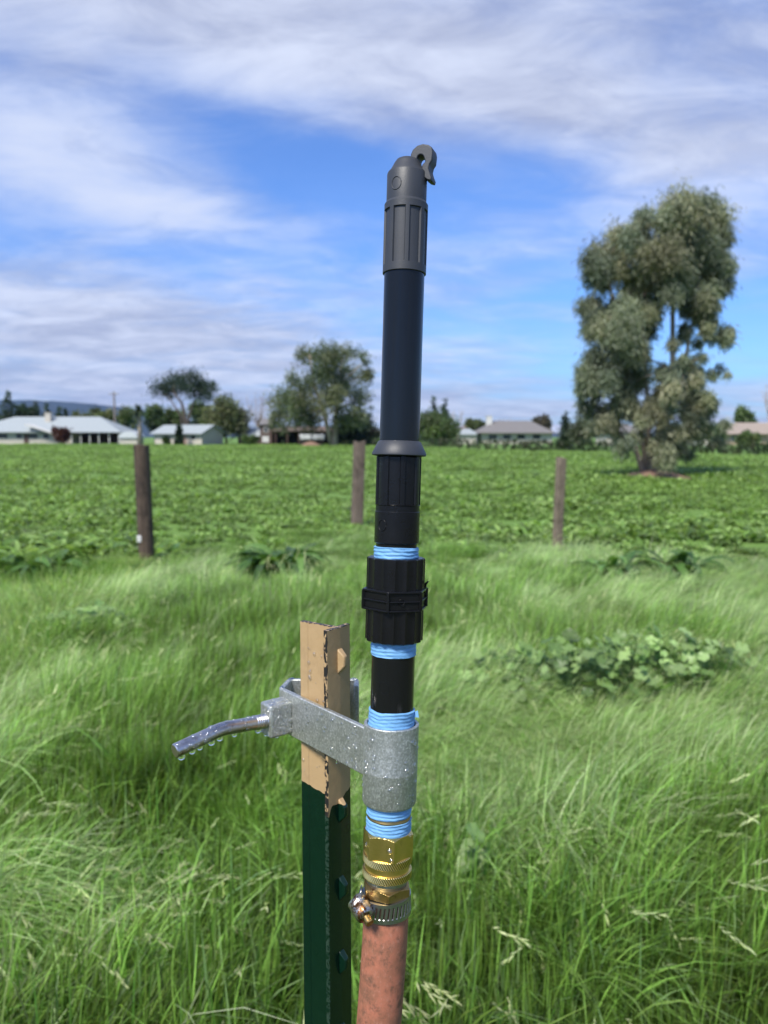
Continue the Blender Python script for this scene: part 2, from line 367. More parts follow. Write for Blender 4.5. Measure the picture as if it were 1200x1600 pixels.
# ------------------------------------------------------------------ scattering (stuff only)
def scatter(name, label, protos, xs, ys, zs, rot, scl, idx, kind_label_cat='grass'):
    """one object whose points carry clump meshes"""
    coll = bpy.data.collections.new(name + ' clumps')
    for i, p in enumerate(protos): p.name = '%s_clump_%02d' % (name, i); coll.objects.link(p)
    me = bpy.data.meshes.new(name); N = len(xs); me.vertices.add(N)
    me.vertices.foreach_set('co', np.stack([xs, ys, zs], 1).astype(np.float32).ravel())
    a = me.attributes.new('rot', 'FLOAT_VECTOR', 'POINT'); a.data.foreach_set('vector', rot.astype(np.float32).ravel())
    a = me.attributes.new('scl', 'FLOAT_VECTOR', 'POINT'); a.data.foreach_set('vector', scl.astype(np.float32).ravel())
    a = me.attributes.new('idx', 'INT', 'POINT'); a.data.foreach_set('value', idx.astype(np.int32))
    o = bpy.data.objects.new(name, me); col.objects.link(o)
    g = bpy.data.node_groups.new(name, 'GeometryNodeTree')
    g.interface.new_socket('Geometry', in_out='INPUT', socket_type='NodeSocketGeometry')
    g.interface.new_socket('Geometry', in_out='OUTPUT', socket_type='NodeSocketGeometry')
    gi, go = g.nodes.new('NodeGroupInput'), g.nodes.new('NodeGroupOutput')
    ci = g.nodes.new('GeometryNodeCollectionInfo'); ci.inputs['Collection'].default_value = coll
    ci.inputs['Separate Children'].default_value = True; ci.inputs['Reset Children'].default_value = True
    ip = g.nodes.new('GeometryNodeInstanceOnPoints'); ip.inputs['Pick Instance'].default_value = True
    def na(nm, t):
        q = g.nodes.new('GeometryNodeInputNamedAttribute'); q.data_type = t; q.inputs['Name'].default_value = nm
        return [s for s in q.outputs if s.enabled][0]
    er = g.nodes.new('FunctionNodeEulerToRotation')
    g.links.new(na('rot', 'FLOAT_VECTOR'), er.inputs[0]); g.links.new(er.outputs[0], ip.inputs['Rotation'])
    g.links.new(na('scl', 'FLOAT_VECTOR'), ip.inputs['Scale']); g.links.new(na('idx', 'INT'), ip.inputs['Instance Index'])
    g.links.new(gi.outputs[0], ip.inputs['Points']); g.links.new(ci.outputs[0], ip.inputs['Instance']); g.links.new(ip.outputs[0], go.inputs[0])
    o.modifiers.new('scatter', 'NODES').node_group = g
    return tag(o, label, kind_label_cat, kind='stuff')

def blades(nb, rad, hmin, hmax, lean, leanvar, wd, cols, seg=5, curl=1.0, heads=0, rs=0, headcol=(.44, .56, .25)):
    """clump of grass blades bending towards local +x"""
    g = np.random.default_rng(rs); V = []; Fc = []; C = []
    for b in range(nb):
        head = b < heads
        a = g.uniform(0, 6.283); r = rad * math.sqrt(g.uniform()); p = np.array([r * math.cos(a), r * math.sin(a), -.02])
        h = g.uniform(hmin, hmax) * (1.12 if head else 1); l = max(0, g.normal(lean, leanvar)); d = g.normal(0, .42 if lean > .6 else .8) if lean > .25 else g.uniform(0, 6.283)
        if l < .1: l = .1 * g.uniform()
        dr = np.array([math.cos(d), math.sin(d), 0]); side = np.array([-dr[1], dr[0], 0])
        tw = g.uniform(-1.3, 1.3); side = side * math.cos(tw) + dr * math.sin(tw) * .8
        c = np.array(cols[g.integers(len(cols))]) * g.choice([.55, .8, .95, 1.1, 1.35]) * g.uniform(.85, 1.15); w0 = wd * g.uniform(.6, 1.3) * (.4 if head else 1)
        ang = .12 * l; q = p.copy(); o = len(V); sl_ = h / seg
        for i in range(seg + 1):
            t = i / seg
            wdt = w0 * (1 - t ** 2.2) * .5 + .0002
            V.append(q - side * wdt); V.append(q + side * wdt)
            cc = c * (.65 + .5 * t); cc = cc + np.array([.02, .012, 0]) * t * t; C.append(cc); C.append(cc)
            ang = min(ang + l * curl * (1.15 if t > .3 else .5) / seg * 2.0, 2.2)
            q = q + (dr * math.sin(ang) + np.array([0, 0, math.cos(ang)])) * sl_
        for i in range(seg): Fc.append((o + 2 * i, o + 2 * i + 1, o + 2 * i + 3, o + 2 * i + 2))
        if head:   # bristly spike / drooping spikelets at the tip
            hc = np.array(headcol) * g.uniform(.75, 1.25)
            for k in range(9):
                tt = k / 9; bp = q - (dr * math.sin(ang) + np.array([0, 0, math.cos(ang)])) * (tt * .065)
                dd = dr * math.sin(ang) + side * g.normal(0, .28) + np.array([0, 0, math.cos(ang) + g.normal(0, .28)]); dd /= np.linalg.norm(dd)
                L = g.uniform(.014, .028); s2 = np.cross(dd, [0, 0, 1.0]); s2 /= (np.linalg.norm(s2) + 1e-6); ww = .0016
                o = len(V); V += [bp, bp + dd * L * .4 + s2 * ww, bp + dd * L, bp + dd * L * .4 - s2 * ww]; C += [hc * .9, hc, hc * 1.15, hc]; Fc.append((o, o + 1, o + 2, o + 3))
    V = np.array(V); Fc = np.array(Fc); C = np.clip(np.array(C), .004, 1)
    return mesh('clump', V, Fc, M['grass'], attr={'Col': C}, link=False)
G_dark = [(.095, .195, .032), (.062, .140, .024), (.150, .270, .050), (.140, .250, .085)]
G_mid = [(.185, .39, .070), (.145, .32, .055), (.235, .43, .095), (.195, .37, .13)]
G_pale = [(.34, .53, .19), (.40, .57, .25), (.27, .48, .15), (.46, .58, .32), (.20, .40, .10)]
protos = []
for k in range(4): protos.append(blades(100, .10, .16, .34, .32, .30, .0064, G_dark + G_mid[:2], rs=k))                 # 0-3 upright
for k in range(4): protos.append(blades(84, .11, .20, .38, .55, .30, .0060, G_mid + G_dark[:1], heads=1, rs=10 + k))     # 4-7 leaning
for k in range(4): protos.append(blades(92, .12, .24, .44, .95, .32, .0050, G_pale + G_mid[:1], heads=4, rs=20 + k))   # 8-11 laid over
for k in range(3): protos.append(blades(80, .12, .12, .24, .45, .3, .004, G_mid + G_dark, seg=3, rs=30 + k))             # 12-14 short fine
for k in range(3): protos.append(blades(26, .12, .30, .46, .7, .3, .0042, G_pale, heads=14, rs=40 + k, headcol=(.46, .56, .25)))  # 15-17 seed heads
def grass():
    X, Y_, I, A, S = [], [], [], [], []
    def region(n, y0, y1, wf, w0):
        y = np.sqrt(rng.uniform(y0 ** 2, y1 ** 2, n)); x = rng.uniform(-1, 1, n) * (y * wf + w0); return x, y
    x1, y1 = region(4200, 1.0, 5.0, .62, .5); x2, y2 = region(8500, 4.6, 12.5, .62, 1.2)
    x3 = rng.uniform(-2.5, 2.5, 900); y3 = rng.uniform(-1.5, 1.0, 900)
    x = np.concatenate([x1, x2, x3]); y = np.concatenate([y1, y2, y3])
    keep = (y < edge_y(x) + rng.normal(0, .25, len(x)))
    bare = np.exp(-(((x + .62) / .13) ** 2 + ((y - 2.35) / .34) ** 2)) + .8 * np.exp(-(((x + .5) / .10) ** 2 + ((y - 1.75) / .16) ** 2))
    keep &= rng.uniform(0, 1, len(x)) > bare * 1.05
    keep &= ((x + .05) ** 2 + (y - .5) ** 2 > .03)
    x, y = x[keep], y[keep]; N = len(x)
    lod = vnoise(x, y, .75, 21) * .65 + vnoise(x, y, 1.9, 22) * .35
    lod += .30 * np.exp(-(((x - 1.2) / 1.3) ** 2 + ((y - 3.6) / 1.3) ** 2)) + .25 * np.exp(-(((x + 2.3) / .8) ** 2 + ((y - 4.2) / 1.0) ** 2)) + .16 * np.clip((y - 4.5) / 2, 0, 1)
    lod -= .25 * np.exp(-(((x + .9) / .8) ** 2 + ((y - 2.9) / .9) ** 2)) + .26 * np.clip(1 - (y - 1.5) / 1.1, 0, 1) + .30 * np.exp(-(((x + 1.1) / .9) ** 2 + ((y - 8.8) / 1.3) ** 2))
    r = rng.uniform(0, 1, N); idx = np.zeros(N, int); k4 = rng.integers(0, 4, N); k3 = rng.integers(0, 3, N)
    idx = np.where(lod > .57, 8 + k4, np.where(lod > .44, 4 + k4, k4))
    idx = np.where(r < .035, 15 + k3, idx)
    short = (y > 7.6) & (np.abs(x + 1.0) < 1.6) | (y > edge_y(x) - .7)
    idx = np.where(short & (r > .1), 12 + k3, idx)
    flow = -.35 + (vnoise(x, y, .55, 31) - .5) * 4.2 + (vnoise(x, y, 1.6, 32) - .5) * 1.6 + rng.normal(0, .35, N)
    rot = np.stack([rng.normal(0, .06, N), rng.normal(0, .06, N), flow], 1)
    s = rng.uniform(.6, 1.15, N) * (.65 + .65 * vnoise(x, y, 2.4, 41)); scl = np.stack([s, s, s * np.interp(y, [5, 7.2, 8], [1, .62, .55])], 1)
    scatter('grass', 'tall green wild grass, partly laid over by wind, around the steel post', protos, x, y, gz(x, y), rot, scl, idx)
grass()
def leaves_clump(nl, rad, L, wd, cols, rs, up=.6, seg=4):
    g = np.random.default_rng(rs); V = []; Fc = []; C = []
    for b in range(nl):
        a = g.uniform(0, 6.283); r = rad * math.sqrt(g.uniform()); q = np.array([r * math.cos(a), r * math.sin(a), 0])
        d = g.uniform(0, 6.283); dr = np.array([math.cos(d), math.sin(d), 0]); side = np.array([-dr[1], dr[0], g.normal(0, .25)])
        ang = g.uniform(.1, 1.0) * (1.4 - up); ln = L * g.uniform(.6, 1.2); c = np.array(cols[g.integers(len(cols))]) * g.uniform(.5, 1.45); w0 = wd * g.uniform(.7, 1.2)
        o = len(V)
        for i in range(seg + 1):
            t = i / seg; ww = w0 * .5 * (math.sin(math.pi * min(.97, t * .86 + .08)) ** .8)
            wav = .12 * ww * math.sin(t * 9 + b)
            V += [q - side * ww + np.array([0, 0, ww * .35 + wav]), q.copy(), q + side * ww + np.array([0, 0, ww * .35 - wav])]
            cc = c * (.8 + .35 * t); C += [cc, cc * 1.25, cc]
            ang += g.uniform(.15, .55); q = q + (dr * math.sin(ang) + np.array([0, 0, math.cos(ang)])) * ln / seg
        for i in range(seg):
            for j in (0, 1): k = o + 3 * i + j; Fc.append((k, k + 1, k + 4, k + 3))
    return np.array(V), np.array(Fc), np.clip(np.array(C), .004, 1)
L_cols = [(.120, .225, .038), (.150, .265, .050), (.085, .165, .030), (.185, .300, .070), (.21, .32, .085)]
lp = []
for k in range(6):
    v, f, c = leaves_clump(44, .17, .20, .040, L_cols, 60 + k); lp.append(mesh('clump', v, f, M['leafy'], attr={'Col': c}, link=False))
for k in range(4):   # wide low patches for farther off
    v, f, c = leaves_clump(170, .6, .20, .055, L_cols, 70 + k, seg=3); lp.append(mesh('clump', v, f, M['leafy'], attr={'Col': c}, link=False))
def field():
    def reg(n, y0, y1, wf, w0=1.5):
        y = np.sqrt(rng.uniform(y0 ** 2, y1 ** 2, n)); return rng.uniform(-1, 1, n) * (y * wf + w0), y
    xa, ya = reg(9000, 7.4, 24, .58); xb, yb = reg(9000, 22, 70, .56, 3); xc, yc = reg(7000, 65, 150, .55, 3)
    x = np.concatenate([xa, xb, xc]); y = np.concatenate([ya, yb, yc])
    idx = np.concatenate([rng.integers(0, 6, len(xa)), 6 + rng.integers(0, 4, len(xb) + len(xc))])
    keep = y > edge_y(x) - 1.7 * rng.uniform(0, 1, len(x)) ** 3
    keep &= ~((x > -6) & (y > hedge_y(x) - 1)); keep &= ((x - 9.1) / 1.35) ** 2 + ((y - 25.4) / 2.6) ** 2 > 1
    keep &= rng.uniform(0, 1, len(x)) < np.where(y < 24, .12 + 1.25 * vnoise(x, y, .55, 51) ** 1.2, .35 + .9 * vnoise(x * .6, y, .25, 53))
    x, y, idx = x[keep], y[keep], idx[keep]; N = len(x)
    s = rng.uniform(.5, 1.3, N) * (.45 + 1.0 * vnoise(x * .5, y, .5, 52)) * np.where(y > 65, 1.2, 1)
    scl = np.stack([s, s, s * np.where(y > 22, .75, .95)], 1); rot = np.stack([np.zeros(N), np.zeros(N), rng.uniform(0, 6.28, N)], 1)
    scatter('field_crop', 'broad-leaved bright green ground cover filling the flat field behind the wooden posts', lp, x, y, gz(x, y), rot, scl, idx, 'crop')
HX = [-9, -6.75, 12.8, 28, 45, 70]; HY = [141, 135, 77, 56, 46, 34]
def hedge_y(x): return np.interp(x, HX, HY)
field()

# individual broad plants in the rough grass
def plant(name, label, cat, loc, parts, group=None):
    e = empty(name, loc, label, cat, group)
    for nm, (v, f, c), mt in parts: mesh(nm, v, f, mt, e, attr={'Col': c})
    return e
def dock(loc, rs, n, L, wd, label):
    plant('dock_plant', label, 'plant', loc, [('foliage', leaves_clump(n, .16, L, wd, [(.075, .165, .030), (.10, .20, .04), (.055, .13, .026)], rs, up=.95, seg=6), M['leafy'])], 'broad leaved plants in the rough grass')
p_ = Pz(440, 905, 0); dock((p_.x, p_.y, 0), 81, 120, .62, .085, 'large dock plant with long upright leaves between the two left wooden posts')
p_ = Pz(60, 900, 0); dock((p_.x, p_.y, 0), 82, 44, .52, .09, 'leafy dock plant near the left edge of the photo, left of the dark round post')
p_ = Pz(950, 905, 0); dock((p_.x, p_.y, 0), 83, 44, .50, .09, 'leafy dock plant just to the right of the grey right-hand wooden post')
p_ = Pz(1060, 900, 0); dock((p_.x, p_.y, 0), 84, 44, .50, .095, 'leafy dock plant below the big eucalyptus, further right than the grey post')
def mallow(loc, rs, n, rad, h, label, lr=.034):
    g = np.random.default_rng(rs); V = []; Fc = []; C = []; sv = MB()
    for b in range(n):
        a = g.uniform(0, 6.283); r = rad * g.uniform() ** .6; hh = h * g.uniform(.55, 1.0) * (1 - .35 * (r / rad) ** 2)
        ctr = np.array([r * math.cos(a), r * math.sin(a) * .7, hh]); R0 = lr * g.uniform(.55, 1.25)
        nrm = np.array([g.normal(0, .4) + .4 * math.cos(a), g.normal(0, .4) - .35, 1.0]); nrm /= np.linalg.norm(nrm)
        u = np.cross(nrm, [0, 1, 0]); u /= np.linalg.norm(u); v = np.cross(nrm, u); o = len(V); ph = g.uniform(0, 6.283)
        c = np.array([(.17, .29, .075), (.21, .33, .10), (.11, .20, .05)][g.integers(3)]) * g.uniform(.55, 1.3)
        V.append(ctr); C.append(c * 1.2); K = 25
        for k in range(K):
            t = 2 * math.pi * (k / (K - 1) * .93 + .035) + ph; rr = R0 * (.80 + .20 * abs(math.sin(2.5 * (t - ph)))) * (1 + .04 * (k % 2))
            V.append(ctr + (u * math.cos(t) + v * math.sin(t)) * rr + nrm * (.22 * rr + .1 * rr * math.sin(5 * (t - ph)))); C.append(c)
        for k in range(1, K): Fc.append((o, o + k, o + k + 1))
        if b % 2 == 0: sv.tube([(ctr[0] * .3, ctr[1] * .3, 0), (ctr[0] * .75, ctr[1] * .75, hh * .6), tuple(ctr)], .0016, 4)
    e = empty('mallow_plant', loc, label, 'plant', 'mallow plants among the grass')
    mesh('foliage', np.array(V), np.array(Fc), M['leafy'], e, attr={'Col': np.clip(np.array(C), .004, 1)})
    mesh('stems', sv.v, sv.f, M['leafy'], e, attr={'Col': np.tile([.09, .17, .05], (len(sv.v), 1))})
for px, py, rs, n, rad, h, lab in [
    (905, 1105, 91, 130, .42, .40, 'round-leaved mallow plant, leftmost of the big patch right of the pipe coupling'),
    (1015, 1100, 92, 110, .38, .40, 'round-leaved mallow plant in the middle of the big patch below the eucalyptus'),
    (1100, 1105, 93, 70, .30, .36, 'round-leaved mallow plant at the right end of the big patch in the grass'),
    (790, 1095, 94, 50, .32, .34, 'sparse mallow plant closest to the pipe coupling on its right'),
    (130, 1020, 95, 60, .36, .32, 'small mallow plant in the grass below the dark round wooden post'),
    (735, 1460, 96, 8, .07, .30, 'lone young mallow with a few leaves in the foreground grass right of the hose')]:
    q = Pz(px, py, 0); mallow((q.x, q.y, float(gz(q.x, q.y))), rs, n, rad, h, lab)

# ------------------------------------------------------------------ trees
def crown_mesh(blobs, nper, ll, lw, cols, droop, g, refr=1.0, shell=.45, loose=.17):
    Ps, Ds, Ss, Cs = [], [], [], []
    for (c, r, ry) in blobs:
        k = max(20, int(nper * (r / refr) ** 2)); bc = np.array(cols[g.integers(len(cols))]) * g.uniform(.75, 1.25)
        u = g.normal(size=(k, 3)); u /= np.linalg.norm(u, axis=1)[:, None]; rad = g.uniform(shell, 1, k) ** .7
        # sub-clumping
        nc = max(6, k // 16); cc = g.normal(size=(nc, 3)); cc /= np.linalg.norm(cc, axis=1)[:, None]; cc *= g.uniform(.3, 1.0, nc)[:, None]
        w_ = g.integers(0, nc, k); pos = cc[w_] * .88 + g.normal(size=(k, 3)) * np.array([loose, loose, loose + .2 * droop])
        sc = np.where(g.uniform(size=nc) > .5, 1.15, .8)[w_]
        pos = pos * np.array([r, ry, r]) + np.array(c)
        d = u.copy(); d[:, 2] = d[:, 2] * (1 - droop) - droop * 1.3; d /= np.linalg.norm(d, axis=1)[:, None]
        s = np.cross(d, g.normal(size=(k, 3))); s /= np.linalg.norm(s, axis=1)[:, None]
        L = ll * g.uniform(.6, 1.4, k)
        Ps.append(pos); Ds.append(d * L[:, None]); Ss.append(s * lw * .5 * g.uniform(.7, 1.3, k)[:, None])
        Cs.append(bc[None] * (g.uniform(.75, 1.25, k) * sc)[:, None])
    Pp, D, S, C = map(np.concatenate, (Ps, Ds, Ss, Cs)); k = len(Pp)
    V = np.stack([Pp, Pp + D * .5 + S, Pp + D, Pp + D * .5 - S], 1).reshape(-1, 3); Fc = np.arange(4 * k).reshape(k, 4)
    return V, Fc, np.clip(np.repeat(C, 4, 0), .003, 1)
def tree(name, label, Yd, base_px, blobs_px, nper, ll, lw, cols, droop=.3, seed=1, trunk=.2, stems=None, bark='bark', group=None, limbs=True, flat=1.0, zb=0, cat='tree', shell=.45, limb_k=2, dspread=.55, rk=1.25, loose=.24):
    """blobs: (px, py, r px) as seen from the road; every blob gets its own distance"""
    g = np.random.default_rng(seed); sc = Yd / F / ct
    b = P(base_px, 700, Yd); base = Vector((b.x, Yd, zb))
    e = empty(name, base, label, cat, group); bl = []; 
    xs = [q[0] for q in blobs_px]; hw = (max(xs) - min(xs)) / 2 * sc
    for (px, py, r) in blobs_px:
        off = (px - (max(xs) + min(xs)) / 2) * sc
        dy = g.uniform(-1, 1) * math.sqrt(max(hw * hw - off * off, (hw * .25) ** 2)) * dspread; w_ = P(px, py, Yd + dy)
        bl.append(((w_.x - base.x, dy, w_.z - base.z), r * sc * rk, r * sc * flat * rk))
    refr = float(np.mean([q[1] for q in bl]))
    v, f, c = crown_mesh(bl, nper, ll, lw, cols, droop, g, refr, shell, loose)
    tb = MB()
    if stems is None: stems = [[(base_px, None), ((blobs_px[0][0] + base_px) / 2, sum(q[1] for q in blobs_px) / len(blobs_px))]]
    ends = []
    for sidx, stem in enumerate(stems):
        pts = []
        for (px, py) in stem:
            if py is None: pts.append(Vector(((px - base_px) * sc, 0, -.1)))
            else: w_ = P(px, py, Yd); pts.append(Vector((w_.x - base.x, g.normal(0, hw * .08), w_.z - base.z)))
        n_ = len(pts); rad = [trunk * (1 - .8 * i / max(1, n_ - 1)) * (1 if sidx == 0 else .7) for i in range(n_)]
        tb.tube(pts, rad, 8); ends += pts[1:]
    if limbs:
        for i, (cc, r, _) in enumerate(bl):
            if i % limb_k == 0 and ends:
                cc = Vector(cc); s_ = min(ends, key=lambda q: (q - cc).length + (3 if q.z > cc.z else 0) * refr)
                mid = (s_ + cc) / 2 + Vector((g.normal(0, .1), g.normal(0, .1), g.normal(0, .15))) * refr
                tb.tube([s_, mid, cc], [trunk * .28, trunk * .18, trunk * .06], 5)
    mesh('crown', v, f, M['tree'], e, smooth=False, attr={'Col': c}); tb.build('trunk', M[bark], e, smooth=True)
    return e
EUC = [(.21, .24, .155), (.185, .215, .14), (.235, .25, .155), (.155, .185, .125), (.25, .25, .155)]
OLV = [(.125, .150, .060), (.155, .165, .075), (.10, .125, .052)]
DRK = [(.032, .055, .030), (.042, .070, .038), (.026, .046, .028)]
GRN = [(.085, .135, .045), (.115, .165, .055), (.07, .112, .042)]
BRN = [(.16, .12, .085), (.13, .10, .075)]
b1 = [(640,130,60),(740,120,55),(690,200,85),(590,230,65),(780,230,75),(850,280,55),(640,300,85),(740,330,85),(840,360,55),(560,330,55),
 (460,180,42),(420,250,55),(350,290,55),(260,350,55),(330,380,65),(430,340,55),(230,440,50),(300,490,65),(220,520,38),(400,440,55),(490,420,55),
 (580,430,75),(680,450,75),(770,470,55),(880,430,42),(880,520,32),(800,570,55),(500,540,75),(410,580,65),(600,560,65),(700,590,55),(320,650,65),
 (200,660,42),(260,740,65),(400,700,75),(490,680,50),(700,680,40),(760,650,40),(190,760,32),(340,800,65),(460,790,50),(680,770,34),(800,740,45),
 (870,780,38),(760,810,36),(180,930,52),(240,870,45),(350,900,62),(440,890,55),(160,980,38),(320,1000,65),(420,990,50),(240,1060,55),(100,1070,34),
 (560,940,42),(600,1000,42),(700,900,26),(860,950,22),(800,970,22),(380,1080,50),(540,1080,52),(590,1120,45),(700,1080,55),(750,1020,42),(690,1160,55),
 (800,1120,36),(780,1210,45),(240,1150,45),(300,1200,45),(420,1150,40),(700,1230,45),(850,1210,22),(840,1300,22),(380,1395,40),(620,1390,50),
 (680,1410,28),(570,1250,50),(630,1270,45),(350,1290,34),(130,1130,30),(230,1250,35),(500,1190,45)]
b1 += [(470,1180,40),(560,1190,40),(520,1330,30),(300,1130,42),(640,1340,36),(740,1150,34),(770,1080,34),(690,980,30),(640,930,28),(610,830,26),(740,880,24),(450,1280,30)]
g_ = random.Random(4); b1 = [(860 + (x + g_.gauss(0, r * .5)) / 3.2, 280 + (y + g_.gauss(0, r * .6)) / 3.2, r / 3.2 * g_.uniform(.42, .72)) for x, y, r in b1 for _ in range(3 if r > 30 else 2)]
b1 = [(min(max(x, 902 + r * 1.4), 1146 - r * 1.4), max(y, 302 + r * 1.5), r) for x, y, r in b1 if y < 716]
tree('eucalyptus_tree', 'tall narrow grey-green eucalyptus with several stems on a bare soil mound in the field', 26.2, 1022, b1, 560, .21, .032, EUC,
     droop=.62, seed=3, trunk=.17, stems=[[(1020, None), (1038, 660), (1052, 580), (1050, 470), (1068, 340)], [(1028, None), (1030, 700), (1062, 600), (1080, 500), (1095, 400)],
     [(1012, None), (1005, 690), (985, 600), (960, 480), (945, 420)], [(1010, None), (992, 700), (960, 665), (930, 640)], [(1016, None), (1012, 640), (1010, 520), (1012, 400)]], dspread=.8, rk=1.34, limb_k=9, loose=.44)
b2 = [(260,90,42),(220,120,32),(380,80,46),(320,130,45),(430,100,36),(510,110,33),(520,190,30),(440,170,45),(360,190,55),(280,180,40),(250,240,55),(180,230,38),
 (330,270,55),(420,240,36),(380,330,50),(200,300,55),(120,310,45),(100,370,42),(180,370,55),(270,350,50),(260,410,50),(420,390,55),(490,310,40),(460,370,36),(150,420,40),(80,400,30),(490,400,40),(540,200,20)]
b2 = [(400 + (x + g_.gauss(0, r * .4)) / 3, 520 + (y + g_.gauss(0, r * .4)) / 3, r / 3 * g_.uniform(.5, .8)) for x, y, r in b2 for _ in range(2)]
b2 = [(min(x, 582 - r * 1.3), max(y, 540 + r * 1.3), r) for x, y, r in b2]
tree('eucalyptus_tree', 'broad spreading eucalyptus with a pale forked trunk, left of the black pipe beyond the field', 120, 520, b2, 380, .5, .18, [(.10, .135, .065), (.13, .155, .075), (.085, .115, .055), (.15, .165, .085)],
     droop=.4, seed=5, trunk=.55, stems=[[(522, None), (526, 640), (530, 600), (535, 560)], [(518, None), (506, 640), (490, 600), (485, 560)]], dspread=.7, rk=1.5, loose=.38, limb_k=5)
# umbrella pine
b3 = [(245,612,11),(258,604,14),(272,596,14),(288,593,15),(303,597,14),(316,603,14),(327,609,11),(265,610,11),(285,606,14),(305,611,13),(320,617,10),(333,601,5)]
tree('stone_pine', 'umbrella-shaped dark pine with bare leaning trunks, behind the small white gabled house', 150, 290, b3, 420, .5, .22, DRK + [(.035, .055, .025)], droop=-.1, seed=7, trunk=.55,
     stems=[[(290, None), (291, 660), (284, 630), (270, 612)], [(292, None), (296, 650), (305, 620)], [(288, None), (282, 650), (262, 618)]], bark='bark_dark', dspread=.7, rk=1.4, loose=.24)
def cone(px, top, bot, w_):
    k = max(3, int((bot - top) / (w_ * .35))); return [(px + random.uniform(-.12, .12) * w_, top + (bot - top) * (i + .6) / k, max(1.2, w_ * .5 * ((i + .7) / k) ** .8)) for i in range(k)]
def rnd(px, py, w_, h_, n_, s_):
    g = random.Random(s_); o = []
    for i in range(n_):
        a = g.uniform(0, 6.283); r = math.sqrt(g.uniform(0, 1)); o.append((px + math.cos(a) * r * w_ * .38, py + math.sin(a) * r * h_ * .36, min(w_, h_) * g.uniform(.16, .27)))
    return o
